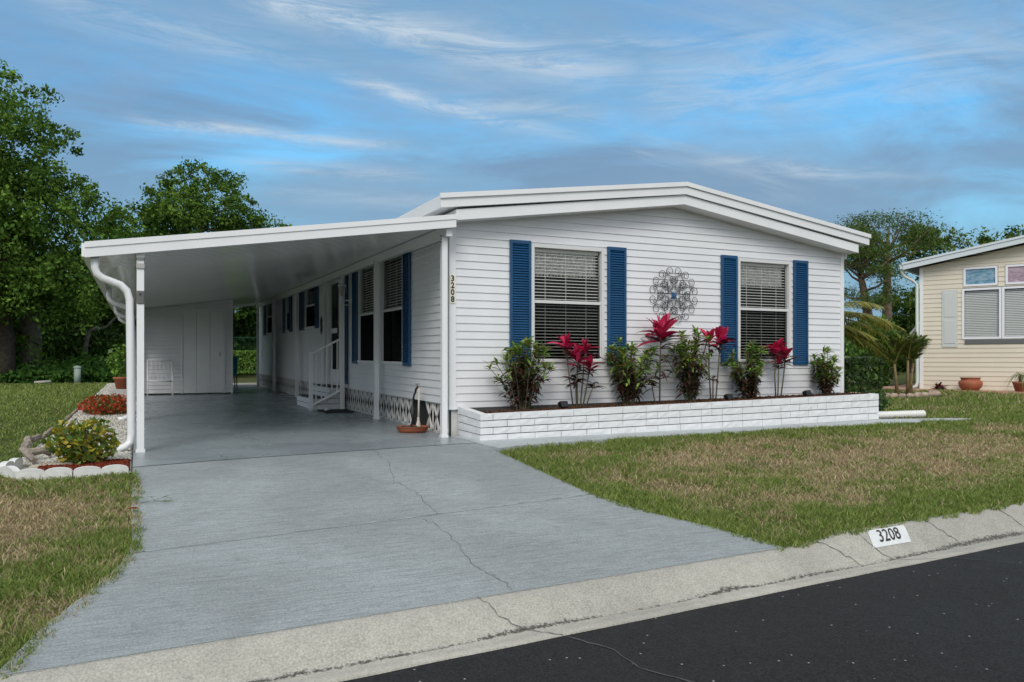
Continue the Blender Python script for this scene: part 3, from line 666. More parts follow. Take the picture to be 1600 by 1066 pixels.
# ------------------------------------------------------------------ shed under the carport
sh = thing('storage_shed', 'white sided storage shed at the back of the carport', 'shed', (-3.6, 12.3, 0)); SHEAR.add(sh)
XH = lambda u, o, z: (u, 12.3-o, z)
m = MB(); siding(m, XH, -3.56, -1.42, .06, 2.62, [(-2.60, -1.62, .05, 2.18)], lambda u: cz(u)-.004); m.build('front_wall', VINYL, sh)
m = MB(); siding(m, lambda u, o, z: (-1.4+o, u, z), 12.32, 15.4, .06, 2.4); m.build('side_wall', VINYL, sh); m = MB(); siding(m, lambda u, o, z: (-3.6-o, u, z), 12.32, 15.4, .06, 2.1); m.build('side_wall', VINYL, sh)
m = MB(); m.box(-3.6, -3.55, 12.28, 12.32, .03, 2.16); m.build('corner_trim', PAINT, sh); m = MB(); m.box(-1.43, -1.385, 12.28, 12.32, .03, 2.48); m.build('corner_trim', PAINT, sh)
m = MB(); m.box(-2.64, -2.60, 12.275, 12.3, .05, 2.22); m.box(-1.62, -1.58, 12.275, 12.3, .05, 2.22); m.box(-2.60, -1.62, 12.277, 12.3, 2.18, 2.22); m.build('door_frame', PAINT, sh)
m = MB()
for k in range(3): a = -2.595+k*.325; m.box(a+.003, a+.320, 12.292-.004*(k % 2), 12.31, .06, 2.175)
d = m.build('door', PAINT, sh); m = MB(); m.box(-1.72, -1.69, 12.26, 12.29, 1.0, 1.12); m.build('handle', mat('nickel', (.4, .4, .4), .3, .9), d)

# faint white metal glider frame by the shed
t = thing('metal_garden_chair', 'white tubular metal chair frame standing against the shed wall', 'chair', (-3.2, 11.6, .1))
for s, nm in ((-3.42, 'side_frame'), (-2.86, 'side_frame')):
    m = MB(); m.tube([(s, 11.5, .11), (s, 11.52, .45), (s, 11.55, .66), (s, 11.75, .68), (s, 11.95, .62)], .013, 6); m.tube([(s, 12.0, .11), (s, 12.05, .50), (s, 12.12, 1.0)], .013, 6); m.tube([(s, 11.5, .50), (s, 12.05, .46)], .012, 6); m.build(nm, PAINT, t, True)
m = MB(); 
for y, z in ((11.52, .50), (11.7, .48), (11.9, .47), (12.05, .46)): m.tube([(-3.42, y, z), (-2.86, y, z)], .010, 6)
m.build('seat', PAINT, t, True)
m = MB(); m.tube([(-3.42, 12.12, 1.0), (-2.86, 12.12, 1.0)], .012, 6)
for k in range(1, 6): m.tube([(-3.42+.56*k/6, 12.06, .5), (-3.42+.56*k/6, 12.12, 1.0)], .006, 5)
m.build('backrest', PAINT, t, True)

# ------------------------------------------------------------------ entry steps
st = thing('entry_steps', 'white block entry steps with a railing below the side door', 'steps', (-.3, 6.3, .05))
def blockstep(x0, x1, y0, y1, z0, z1, nm, course=.105):
    m = MB(); k = 0; z = z0
    while z < z1-.02:
        zt = min(z+course, z1); off = .2 if k % 2 else 0
        m.box(x0, x1, y0, y1, z+.004, zt-.004) if True else None
        z = zt; k += 1
    o = m.build(nm, BLOCK, st, bevel=.006)
    m = MB(); m.box(x0+.012, x1-.004, y0+.012, y1-.012, z0, z1-.02); m.build('step_core', MORT, o)
    m = MB(); m.box(x0+.02, x1-.02, y0+.12, y1-.12, z1-.001, z1+.012); m.build('tread_mat', BLACK, o)
blockstep(-.64, -.345, 5.62, 7.25, .055, .28, 'lower_step'); blockstep(-.34, -.02, 5.62, 7.25, .055, .49, 'upper_step')
rl = MB(); rl.box(-.73, -.665, 5.47, 5.535, .06, 1.16); rl.box(-.75, -.645, 5.45, 5.555, .045, .06); rl = rl.build('newel', PAINT, st)
m = MB(); p0, p1 = (-.69, 5.50), (-.17, 5.42)
def rail(z0, z1, w): m.hexa([(p0[0], p0[1]-w, z0), (p1[0], p1[1]-w, z1), (p1[0], p1[1]+w, z1), (p0[0], p0[1]+w, z0), (p0[0], p0[1]-w, z0+.04), (p1[0], p1[1]-w, z1+.04), (p1[0], p1[1]+w, z1+.04), (p0[0], p0[1]+w, z0+.04)])
rail(1.10, 1.38, .02); rail(.13, .40, .02); hr = m.build('railing', PAINT, st)
for k in range(5):
    f = (k+.9)/5.4; x = p0[0]+(p1[0]-p0[0])*f; y = p0[1]+(p1[1]-p0[1])*f; m = MB(); m.box(x-.009, x+.009, y-.009, y+.009, .15+.27*f, 1.11+.28*f); m.build('baluster', PAINT, hr)

t = thing('door_mat', 'dark doormat lying on the carport floor beside the entry steps', 'doormat', (-.33, 5.0, .06))
m = MB(); m.box(-.62, -.10, 4.55, 5.30, .06, .078); m.build('mat', mat('mat', (.02, .02, .02), .95), t, bevel=.004)
t = thing('white_sandals', 'pair of pale sandals lying on the dark doormat', 'sandals', (-.45, 5.0, .08))
for s in (0, .12): m = MB(); m.tube([(-.55+s*.4, 4.9+s, .09), (-.50+s*.4, 5.0+s, .092), (-.44+s*.4, 5.12+s, .09)], [.03, .04, .028], 8, sq=.35); m.build('sandal', PAINT, t, True)

# ------------------------------------------------------------------ saucer, pipe, hose
t = thing('plant_saucer', 'wide terracotta saucer filled with stones on the carport floor under the tap', 'saucer', (-.12, 1.0, .018))
SX, SY = -.27, .72
m = MB(); m.lathe((SX, SY, .022), [(0, 0), (.17, 0), (.21, .04), (.215, .075), (.225, .08), (.20, .082), (.19, .05), (0, .045)], 28); m.build('dish', TERRA, t, True)
m = MB()
for k in range(40):
    a = random.uniform(0, 6.28); r = .16*math.sqrt(random.random()); s_ = random.uniform(.014, .03); m.lathe((SX+r*math.cos(a), SY+r*math.sin(a), .07), [(0, 0), (s_, s_*.5), (s_*.8, s_), (0, s_*1.3)], 6)
m.build('stones', mat('dark_stone', (.05, .045, .04), .8, noise=(10, .5)), t, True)
t = thing('water_standpipe', 'white upright water pipe with a tap beside the lattice skirting', 'tap', (-.14, .8, .06))
m = MB(); m.tube([(-.16, .80, .08), (-.15, .80, .62)], .013, 8); m.lathe((-.16, .80, .06), [(.04, 0), (.03, .08), (.02, .10), (.018, .16)], 10); m.build('pipe', mat('old_pvc', (.52, .49, .42), .5, noise=(20, .15)), t, True)
m = MB(); m.tube([(-.15, .80, .61), (-.15, .86, .63), (-.15, .93, .60), (-.15, .96, .56)], .016, 8); m.tube([(-.15, .88, .63), (-.15, .88, .67)], .006, 6); m.box(-.18, -.12, .872, .888, .665, .675); m.build('tap', mat('brass', (.16, .11, .05), .4, .8), t, True)
m = MB(); m.tube([(-.15, .96, .56), (-.155, 1.01, .50), (-.16, 1.03, .40), (-.17, 1.00, .28), (-.20, .93, .18), (-.24, .84, .12), (-.28, .75, .12)], .014, 8)
meta(m.build('garden_hose', BLACK, None, True), 'short black hose dropping from the tap into the saucer', 'hose')

# ------------------------------------------------------------------ brick planter
pl = thing('brick_planter', 'long low planter of white painted split face blocks below the front windows', 'planter', (3.5, -.5, 0))
cA = lambda v: .0+.0*v
BL = (.10, -.76); BR = (7.26, -.50); HLn = (.10, -.02); HRn = (7.26, .02)
def pbot(x): return .03*max(0, x)/7.26
def ptop(x): return .345+(.455-.345)*max(0, x)/7.26
def pwall(P0, P1, z00, z01, z10, z11, nm, flip=1, bl=.385, cs=4, th=.10, cap=True):
    L_ = math.hypot(P1[0]-P0[0], P1[1]-P0[1]); ux, uy = (P1[0]-P0[0])/L_, (P1[1]-P0[1])/L_; nx_, ny_ = uy*flip, -ux*flip
    m = MB()
    for c in range(cs):
        u = -(.5*(c % 2))*bl - random.random()*.02
        while u < L_:
            a = max(0, u); e = min(L_, u+bl-.009); wd = bl
            if random.random() < .12: e = min(L_, u+bl*.5-.009); wd = bl*.5
            if e-a > .02:
                f0, f1 = c/cs, (c+1)/cs; g = .009; j = random.uniform(-.002, .002)
                nS = max(1, int((e-a)/.07)); 
                col = []
                for i in range(nS+1):
                    q = a+(e-a)*i/nS; b_ = z00+(z10-z00)*q/L_; t_ = z01+(z11-z01)*q/L_
                    zz0 = b_+(t_-b_)*f0+g; zz1 = b_+(t_-b_)*f1-.001
                    row = []
                    for k in range(3):
                        zz = zz0+(zz1-zz0)*k/2; o = j + (random.uniform(-.002, .006) if 0 < i < nS and k == 1 else random.uniform(-.0015, .0015))
                        row.append((P0[0]+ux*q+nx_*o, P0[1]+uy*q+ny_*o, zz))
                    row.append((P0[0]+ux*q-nx_*th, P0[1]+uy*q-ny_*th, zz1)); row.append((P0[0]+ux*q-nx_*th, P0[1]+uy*q-ny_*th, zz0)); col.append(row)
                n = len(m.v)
                for r in col: m.v += r
                for i in range(nS):
                    for k in range(5): k2 = (k+1) % 5; m.f.append((n+i*5+k, n+(i+1)*5+k, n+(i+1)*5+k2, n+i*5+k2))
                m.f.append(tuple(n+k for k in range(5))); m.f.append(tuple(n+nS*5+k for k in range(4, -1, -1)))
            u += wd
    return m.build(nm, BLOCK, pl)
pwall(BL, BR, 0.005, .345, .03, .455, 'front_wall')
pwall(HLn, BL, .0, .40, .005, .345, 'left_wall')
pwall(BR, HRn, .03, .455, .05, .46, 'right_wall')
m = MB(); m.hexa([(BL[0]+.014, BL[1]+.014, 0), (BR[0]-.014, BR[1]+.014, .0), (BR[0]-.014, 0-.02, 0), (BL[0]+.014, -.02, 0), (BL[0]+.014, BL[1]+.014, .33), (BR[0]-.014, BR[1]+.014, .44), (BR[0]-.014, -.02, .44), (BL[0]+.014, -.02, .38)]); m.build('mortar', mat('mortar', (.025, .025, .025), .95), pl)
gx2 = np.linspace(.19, 7.17, 120); V = []
for x in gx2:
    for v in np.linspace(0, 1, 9):
        y0 = BL[1]+.09+(BR[1]-BL[1])*(x-.1)/7.16; y = y0*(1-v)-.02*v; V.append((x, y, ptop(x)-.065+.05*float(fbm(x*5, y*5, 8, 3))+.02*v))
m = MB(); m.v = V; m.f = [(i*9+k, (i+1)*9+k, (i+1)*9+k+1, i*9+k+1) for i in range(119) for k in range(8)]; m.build('soil_bed', SOIL, pl, True)
# mulch chips
def chips(n, fx, col0, col1, name, label, cat, size=.018, mt=None, flat=.3, parent=None, kind='stuff'):
    P = fx(n); k = len(P); d1 = rng.normal(0, 1, (k, 3)); d1[:, 2] *= flat; d1 /= np.linalg.norm(d1, axis=1)[:, None]
    d2 = np.cross(d1, rng.normal(0, 1, (k, 3))); d2 /= np.linalg.norm(d2, axis=1)[:, None]; d3 = np.cross(d1, d2)
    s = size*(.5+rng.random(k))[:, None]; a, b_, c_ = d1*s, d2*s*.65, d3*s*.45
    V = np.stack([P-a, P+b_, P+a, P-b_, P+c_, P-c_], 1).reshape(-1, 3); o = np.arange(k)[:, None]*6
    F_ = np.concatenate([o+np.array([[q]]).reshape(1, 3) for q in ((0, 1, 4), (1, 2, 4), (2, 3, 4), (3, 0, 4), (1, 0, 5), (2, 1, 5), (3, 2, 5), (0, 3, 5))])
    t_ = rng.random((k, 1)); c = np.array([col0])*(1-t_)+np.array([col1])*t_
    ob = npmesh(name, V, F_, mt or FAR, parent, np.repeat(c, 6, 0)); 
    return meta(ob, label, cat, kind=kind) if label else ob
def fpl(n):
    x = rng.uniform(.2, 7.15, n); v = rng.random(n); y0 = BL[1]+.09+(BR[1]-BL[1])*(x-.1)/7.16; y = y0*(1-v)-.03*v; return np.stack([x, y, ptop_np(x)-.022+.03*rng.random(n)], -1)
def ptop_np(x): return .345+.11*x/7.26
chips(5000, fpl, (.045, .02, .012), (.16, .075, .04), 'planter_mulch', 'dark brown bark mulch filling the white planter', 'mulch', .02)

# ------------------------------------------------------------------ foliage tools
def straps(B, D, Lg, W, droop, C, seg=4, fold=.35):
    """leaf blades: base B(n,3), direction D, length, width, droop; returns V,F,col"""
    n = len(B); D = D/np.linalg.norm(D, axis=1)[:, None]
    side = np.cross(D, np.array([0, 0, 1.])+rng.normal(0, .25, (n, 3))); side /= np.linalg.norm(side, axis=1)[:, None]+1e-9
    up = np.cross(side, D); rows = []
    prof = [.25, .85, 1.0, .7, .05] if seg == 4 else [.3, 1.0, .05]
    for i in range(seg+1):
        s = i/seg; c = B + D*(Lg*s)[:, None]; c = c.copy(); c[:, 2] -= droop*Lg*s*s
        w = (W*prof[i]/2)[:, None]
        rows += [c-side*w+up*w*fold, c, c+side*w+up*w*fold]
    V = np.stack(rows, 1).reshape(-1, 3); k = 3*(seg+1); o = np.arange(n)[:, None]*k; F_ = []
    for i in range(seg):
        for j in (0, 1): F_.append(o+np.array([[i*3+j, i*3+j+1, i*3+j+4, i*3+j+3]]))
    return V, np.concatenate(F_), np.repeat(C, k, 0)
def merge(name, parts, mt, parent):
    Vs, Fs, Cs = [], [], []; o = 0
    for V, F_, c in parts: Vs.append(V); Fs.append(F_+o); Cs.append(c); o += len(V)
    return npmesh(name, np.concatenate(Vs), np.concatenate(Fs), mt, parent, np.concatenate(Cs))
def rosette(c, n, L_, W, el0, el1, cols, droop=.35, axis=None, spread=.04):
    a = rng.uniform(0, 2*PI, n)+np.arange(n)*2.4; el = rng.uniform(el0, el1, n)
    D = np.stack([np.cos(a)*np.cos(el), np.sin(a)*np.cos(el), np.sin(el)], -1)
    if axis is not None: D = D + np.array(axis)*.4
    B = np.array(c)+np.stack([0*a, 0*a, rng.uniform(-spread, spread, n)], -1)
    cc = np.array(cols)[rng.integers(0, len(cols), n)]*(.7+.6*rng.random((n, 1)))
    return straps(B, D, L_*(.7+.5*rng.random(n)), W*(.8+.4*rng.random(n)), droop, cc)
STEM = mat('stem', (.10, .085, .05), .9, noise=(20, .3))
GREENS = [(.12, .23, .04), (.18, .31, .06), (.07, .15, .028), (.28, .36, .08), (.20, .12, .04)]
DARKS = [(.045, .018, .016), (.03, .035, .012), (.06, .03, .02), (.02, .04, .012), (.09, .035, .02)]
def croton(x, y, h, r, label, seed, dark=.5, nst=16, lean=0):
    rnd = random.Random(seed); z0 = float(ptop_np(x)); t = thing('croton_shrub', label, 'shrub', (x, y, z0), 'croton shrubs in the white planter')
    m = MB(); parts = []
    for k in range(nst):
        a = rnd.uniform(0, 2*PI); f = rnd.random()**.7; rr = r*f; hh = h*(1-.25*f*f)*rnd.uniform(.7, 1.05); 
        tip = (x+rr*math.cos(a)+lean, y+rr*.6*math.sin(a), z0+hh); mid = (x+rr*.45*math.cos(a)+lean*.3, y+rr*.35*math.sin(a), z0+hh*.5)
        b0 = (x+rr*.12*math.cos(a), y+rr*.1*math.sin(a), z0-.12)
        m.tube([b0, mid, tip], [.008, .006, .004], 5)
        nd = int(rnd.uniform(3, 7))
        parts.append(rosette(tip, rnd.randint(12, 19), .135, .031, .05, 1.2, GREENS, .3))
        for q in range(nd):
            s = .3+.6*q/nd; p = tuple(mid[i]+(tip[i]-mid[i])*(s*2-1) if s > .5 else b0[i]+(mid[i]-b0[i])*s*2 for i in range(3))
            parts.append(rosette(p, rnd.randint(5, 9), .12, .034, -.5, .8, DARKS if (s < .3+dark or rnd.random() < .35) else GREENS, .35, spread=.06))
            if rnd.random() < .5:
                a2 = rnd.uniform(0, 6.28); e = (p[0]+.09*math.cos(a2), p[1]+.06*math.sin(a2), p[2]+.07); m.tube([p, e], .003, 4); parts.append(rosette(e, 8, .115, .024, -.2, 1.1, GREENS if s > .45 else DARKS, .3))
    m.build('stems', STEM, t); merge('foliage', parts, LEAF, t); return t
croton(.86, -.36, .92, .46, 'green and bronze croton shrub at the left end of the white planter', 1, .45, 22)
croton(2.52, -.32, .86, .46, 'dense green croton shrub below the right side of the left window', 2, .3, 21, .03)
croton(3.62, -.30, 1.02, .44, 'tall green croton shrub directly under the scroll medallion', 3, .35, 20)
croton(4.72, -.30, .80, .46, 'yellow tipped croton shrub below the left side of the right window', 4, .4, 19)
croton(6.36, -.26, .72, .33, 'small upright croton shrub by the right end of the white planter', 5, .2, 15)
REDS = [(.46, .02, .08), (.60, .05, .14), (.34, .015, .055), (.52, .03, .09)]
WINE = [(.045, .012, .018), (.07, .015, .025), (.03, .012, .015), (.04, .03, .015)]
def ti(x, y, stems, label, seed):
    rnd = random.Random(seed); z0 = float(ptop_np(x)); t = thing('ti_plant', label, 'plant', (x, y, z0), 'red ti plants in the white planter')
    m = MB(); parts = []
    for dx, h, sz, red, low in stems:
        top = (x+dx, y+rnd.uniform(-.04, .04), z0+h*.80); b0 = (x+dx*.3, y, z0-.12)
        m.tube([b0, (x+dx*.75, y+.01, z0+h*.4), top], [.012, .010, .009], 6)
        L_ = .30*sz
        if red: parts.append(rosette(top, int(11*sz)+6, L_, .082*sz, .25, 1.45, REDS, .30))
        parts.append(rosette((top[0], top[1], top[2]-.06), int(7*sz)+2, L_, .06*sz, .1, .7, WINE+(REDS[2:3] if red else []), .35))
        for q in range(low):
            s = .85-.12*q; parts.append(rosette((x+dx*s, y, z0+h*.8*s), 5, .24*sz, .045, .0, .6, WINE, .5))
    m.build('stems', STEM, t, True); merge('leaves', parts, LEAF, t)
ti(1.72, -.30, [(.0, .78, .95, True, 1), (.12, .92, .85, True, 0), (-.16, 1.0, .9, True, 0), (.28, .42, .7, False, 1), (-.02, .50, .8, False, 2), (.20, .66, .85, True, 1)], 'cluster of pink topped ti plants in front of the left window', 11)
ti(3.06, -.30, [(.03, 1.18, 1.45, True, 6), (-.13, .40, .55, False, 1)], 'tallest ti plant with a big crimson crown and dark leaves', 12)
ti(4.02, -.30, [(-.08, 1.10, .9, True, 1), (.15, 1.10, 1.1, True, 1), (.02, .45, .6, False, 1)], 'pair of thin pink ti stems left of the shutter of the right window', 13)
ti(5.27, -.30, [(-.05, .86, 1.05, True, 0), (.19, .78, 1.0, True, 1), (.05, .66, .6, True, 1)], 'short pink ti plants in front of the right window', 14)
for x, y, lb in ((1.44, -.44, 'black spotlight in the planter beside the left ti plants'), (4.25, -.40, 'black spotlight hidden among the middle planter shrubs'), (5.85, -.36, 'black spotlight in the planter below the far right shutter')):
    z = float(ptop_np(x))-.03; t = thing('garden_spotlight', lb, 'spotlight', (x, y, z), 'black spotlights in the planter')
    m = MB(); m.tube([(x, y, z-.03), (x, y, z+.05)], .012, 6); m.build('stake', BLACK, t)
    m = MB(); m.hexa([(x-.06, y-.05, z+.05), (x+.05, y-.05, z+.05), (x+.05, y+.03, z+.03), (x-.06, y+.03, z+.03), (x-.08, y-.03, z+.13), (x+.03, y-.03, z+.13), (x+.03, y+.05, z+.10), (x-.08, y+.05, z+.10)]); m.build('lamp_head', BLACK, t, bevel=.006)
# corrugated drain pipe at the end of the planter
m = MB(); pts = []; rr = []
for i in range(44): s = i/43; pts.append((7.3+1.15*s, -.30-.10*s, .085+.0*s)); rr.append(.066 if i % 2 else .050)
m.tube(pts, rr, 14); dp = m.build('drain_pipe', mat('white_corrugated', (.68, .68, .66), .5), None, False); meta(dp, 'white corrugated drain pipe lying beyond the right end of the planter', 'pipe')
m = MB(); m.tube([(8.455, -.401, .085), (8.46, -.402, .085)], .05, 14); m.build('opening', DARK, dp)

# ------------------------------------------------------------------ leaf clouds and trees
def cloud(P, size, cols, asp=.55, up=.2, csel=None):
    n = len(P); D = rng.normal(0, 1, (n, 3)); D[:, 2] += up; D /= np.linalg.norm(D, axis=1)[:, None]
    S2 = np.cross(D, rng.normal(0, 1, (n, 3))); S2 /= np.linalg.norm(S2, axis=1)[:, None]+1e-9
    s = size*(.45+1.1*rng.random(n)); a = D*s[:, None]; b_ = S2*(s*asp*(.7+.6*rng.random(n)))[:, None]; nrm = np.cross(D, S2)*(s*.12)[:, None]
    V = np.stack([P-a*.5, P+b_*.5+nrm, P+a*.5, P-b_*.5+nrm], 1).reshape(-1, 3)
    F_ = np.arange(n)[:, None]*4+np.array([[0, 1, 2, 3]]); cols = np.array(cols)
    if csel is None: csel = rng.integers(0, len(cols), n)
    c = cols[csel]*(.7+.6*rng.random((n, 1))); return V, F_, np.repeat(c, 4, 0)
def ell_clumps(ells, ncl, shell=.55):
    out = []
    for (c, r, w) in ells:
        k = int(ncl*w); d = rng.normal(0, 1, (k, 3)); d /= np.linalg.norm(d, axis=1)[:, None]
        f = shell+(1-shell)*rng.random(k)[:, None]; f = np.where(rng.random((k, 1)) < .3, rng.random((k, 1)), f)
        out.append(np.array(c)+d*f*np.array(r))
    return np.concatenate(out)
def crown(name, ells, ncl, per, rad, size, cols, parent, mt=None, zmin=.1, flat=.75, asp=.55):
    C_ = ell_clumps(ells, ncl); C_ = C_[C_[:, 2] > zmin]; n = len(C_)
    sel = rng.integers(0, len(cols), n); rr = rad*(.5+rng.random(n))
    off = rng.normal(0, 1, (n, per, 3)); off /= np.linalg.norm(off, axis=2)[:, :, None]+1e-9; off *= (rng.random((n, per, 1))**.6)*rr[:, None, None]; off[:, :, 2] *= flat
    P = (C_[:, None, :]+off).reshape(-1, 3); cs = np.repeat(sel, per); mixr = rng.random(len(cs)) < .25; cs = np.where(mixr, rng.integers(0, len(cols), len(cs)), cs)
    V, F_, c = cloud(P, size, cols, asp, csel=cs); return npmesh(name, V, F_, mt or FAR, parent, c), C_
def limbs(m, base, top, r0, targets, rnd, r1=.10, bend=.3):
    b0 = Vector(base); tp = Vector(top); P = [b0]
    for k in range(1, 6): f = k/5; P.append(b0.lerp(tp, f)+Vector((rnd.uniform(-bend, bend)*f*(1-f)*2, rnd.uniform(-bend, bend)*f*(1-f)*2, 0)))
    m.tube(P, [r0*(1.25 if i == 0 else 1-.7*i/5)+r1*.2 for i in range(6)], 8)
    for t in targets:
        f = rnd.uniform(.35, .95); i = min(4, int(f*5)); s = P[i].lerp(P[i+1], f*5-i); e = Vector(t)
        q = s.lerp(e, .5)+Vector((rnd.uniform(-.3, .3), rnd.uniform(-.3, .3), rnd.uniform(.0, .5)))
        m.tube([s, s.lerp(q, .5)+Vector((0, 0, .08)), q, e], [r1*(1.1-f*.4), r1*.8, r1*.5, r1*.15], 6)
OAK = [(.06, .125, .018), (.095, .175, .028), (.14, .24, .04), (.035, .08, .013), (.075, .145, .025)]
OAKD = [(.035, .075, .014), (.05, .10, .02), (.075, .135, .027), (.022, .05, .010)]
def tree(name, label, cat, x, y, top, r, trunk_r, ells, ncl, per, rad, size, cols, seed, nlimb=14, bark=None, group=None, top_pt=None):
    z0 = Gs(x, y); rnd = random.Random(seed); t = thing(name, label, cat, (x, y, z0), group)
    cr, C_ = crown('crown', ells, ncl, per, rad, size, cols, t)
    m = MB(); idx = [rnd.randrange(len(C_)) for _ in range(nlimb)]
    limbs(m, (x, y, z0-.1), top_pt or (x, y, top*.75), trunk_r, [C_[i] for i in idx], rnd, trunk_r*.42); m.build('trunk', bark or BARK, t, True); return t
tree('oak_tree', 'tallest leafy tree at the far left behind the lawn', 'tree', -8.0, 23.6, 10.9, 4, .34,
     [((-8.7, 22.7, 8.0), (3.3, 3.0, 3.4), .45), ((-7.6, 22.4, 5.4), (3.9, 3.0, 2.6), .42), ((-10.5, 23, 4.5), (3.6, 3, 3.2), .3), ((-6.6, 22.6, 3.3), (2.6, 2.2, 1.2), .10)], 760, 78, .50, .135, OAK, 1, 34)
tree('oak_tree', 'round leafy tree rising above the left part of the carport roof', 'tree', -1.6, 29.0, 10.0, 3, .25,
     [((-1.0, 29.3, 7.8), (2.6, 2.4, 2.2), .5), ((-3.0, 29.4, 6.4), (2.8, 2.2, 1.8), .4), ((1.4, 30.0, 6.6), (2.2, 2.0, 1.5), .28), ((-2, 29, 4.2), (3.4, 2.2, 1.6), .3)], 430, 72, .46, .14, OAK, 2, 30)
# shaded trees filling the wood behind the fence
k = 0
for (x, y, h, r, lb) in ((-14.5, 26.5, 9.0, 3.6, 'dark wood tree beyond the left edge of the mown lawn'), (-11.2, 30.5, 7.4, 3.3, 'dark tree behind the tallest left tree'), (-7.0, 31.2, 6.6, 3.0, 'dark low tree behind the leaning grey trunk'), (-4.2, 32.5, 6.6, 2.8, 'dark tree behind the shed and carport gutter'), (1.6, 36, 7.2, 3.2, 'dark tree seen through the open back of the carport'), (6, 39, 6.6, 3.4, 'dark tree hidden behind the roof of the white home')):
    k += 1
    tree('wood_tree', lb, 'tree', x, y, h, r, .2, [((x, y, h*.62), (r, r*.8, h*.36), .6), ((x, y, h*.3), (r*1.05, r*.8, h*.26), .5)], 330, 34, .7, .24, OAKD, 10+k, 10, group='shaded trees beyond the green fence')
# bare pale leaning trunks
for (x, y, pts, lb) in ((-5.35, 25.2, [(0, 0, 0), (-.06, 0, .7), (-.12, 0, 1.3), (.02, 0, 1.9), (.3, .1, 2.15)], 'grey crooked bare trunk standing in the left undergrowth'), (-7.2, 24.4, [(0, 0, 0), (.05, 0, 1.6), (-.1, 0, 3.6), (-.25, 0, 6.0), (-.7, 0, 7.5)], 'thick pale grey trunk wrapped in creeper behind the left lawn')):
    big = len(pts) == 5 and pts[3][2] > 3
    t = thing('bare_trunk', lb, 'tree', (x, y, Gs(x, y))); m = MB(); z = Gs(x, y)
    m.tube([(x+p[0], y+p[1], z+p[2]) for p in pts], [.36, .32, .28, .22, .12] if big else [.10, .09, .085, .06, .03], 8)
    if not big: m.tube([(x-.1, y, z+1.4), (x-.1, y, z+1.9), (x-.3, y, z+2.3)], [.05, .04, .02], 6); m.tube([(x+.02, y, z+1.9), (x+.6, y, z+2.1), (x+1.3, y, z+2.9), (x+1.5, y, z+3.8)], [.06, .045, .03, .015], 6)
    m.build('trunk', mat('grey_bark', (.12, .11, .095), .95, noise=(7, .35), bump=(12, 1, .05)), t, True)
    if big:
        P = np.stack([x+rng.normal(0, .34, 1500)-.1, y-.25+rng.normal(0, .2, 1500), z+rng.random(1500)**.8*5.0], -1); P = P[(P[:, 2] < 1.9) | (P[:, 2] > 3.2)]
        V, F_, c = cloud(P, .15, OAK); npmesh('creeper', V, F_, FAR, t, c)
# undergrowth
def strip(n, x0, x1, yf_, dep, hf, size, cols, name, label, cat):
    x = rng.uniform(x0, x1, n); cl = .35+.9*fbm(x*.8, x*0, 61, 3); h = hf*cl; v = rng.random(n); y = yf_(x)+v*dep; y = y - .35*fbm(x*1.3, 0*x, 66, 3)
    z = G(x, y)+rng.random(n)**.8*h*(.35+.65*v); V, F_, c = cloud(np.stack([x, y, z], -1), size, cols, .7, .5); return meta(npmesh(name, V, F_, FAR, None, c), label, cat, kind='stuff')
strip(26000, -20, -3.2, lambda x: 23.4+.02*x, 2.0, 1.5, .15, [(.05, .13, .02), (.07, .17, .03), (.03, .08, .015), (.09, .19, .04)], 'undergrowth', 'bright green creeping undergrowth along the back edge of the left lawn', 'undergrowth')
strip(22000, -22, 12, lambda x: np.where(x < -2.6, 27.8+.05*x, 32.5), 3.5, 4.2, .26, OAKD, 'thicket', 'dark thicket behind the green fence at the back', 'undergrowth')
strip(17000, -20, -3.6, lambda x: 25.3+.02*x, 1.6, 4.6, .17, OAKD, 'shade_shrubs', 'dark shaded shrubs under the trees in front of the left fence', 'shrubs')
# green chain link fence with top rail
FEN = mat('fence_green', (.02, .10, .075), .4)
def fence(p0, p1, lb, n):
    t = thing('chain_fence', lb, 'fence', (p0[0], p0[1], Gs(*p0))); za = Gs(*p0); zb = Gs(*p1); H = 1.86
    m = MB(); m.tube([(p0[0], p0[1], za+H), (p1[0], p1[1], zb+H)], .022, 6); m.build('top_rail', FEN, t)
    for k in range(n+1):
        f = k/n; x = p0[0]+(p1[0]-p0[0])*f; y = p0[1]+(p1[1]-p0[1])*f; z = za+(zb-za)*f; m = MB(); m.tube([(x, y, z-.1), (x, y, z+H+.03)], .028, 6); m.build('post', FEN, t)
    m = MB(); L_ = math.hypot(p1[0]-p0[0], p1[1]-p0[1]); ux, uy = (p1[0]-p0[0])/L_, (p1[1]-p0[1])/L_; q = -H
    while q < L_:
        for s in (1, -1):
            a = max(q, 0) ; c = min(q+H, L_)
            if c > a:
                ha, hc = (a-q), (c-q)
                if s < 0: ha, hc = H-ha, H-hc
                m.tube([(p0[0]+ux*a, p0[1]+uy*a, za+ha), (p0[0]+ux*c, p0[1]+uy*c, za+hc)], .003, 3, False)
        q += .12
    m.build('mesh', FEN, t)
fence((-22, 26.6), (-3.3, 26.9), 'green chain link fence crossing the wood at the left', 8)
fence((-2.5, 30.8), (8, 31.6), 'green chain link fence seen through the back of the carport', 4)
fence((13.2, 14.5), (24, 19.5), 'green chain link fence seen between the two houses', 4)
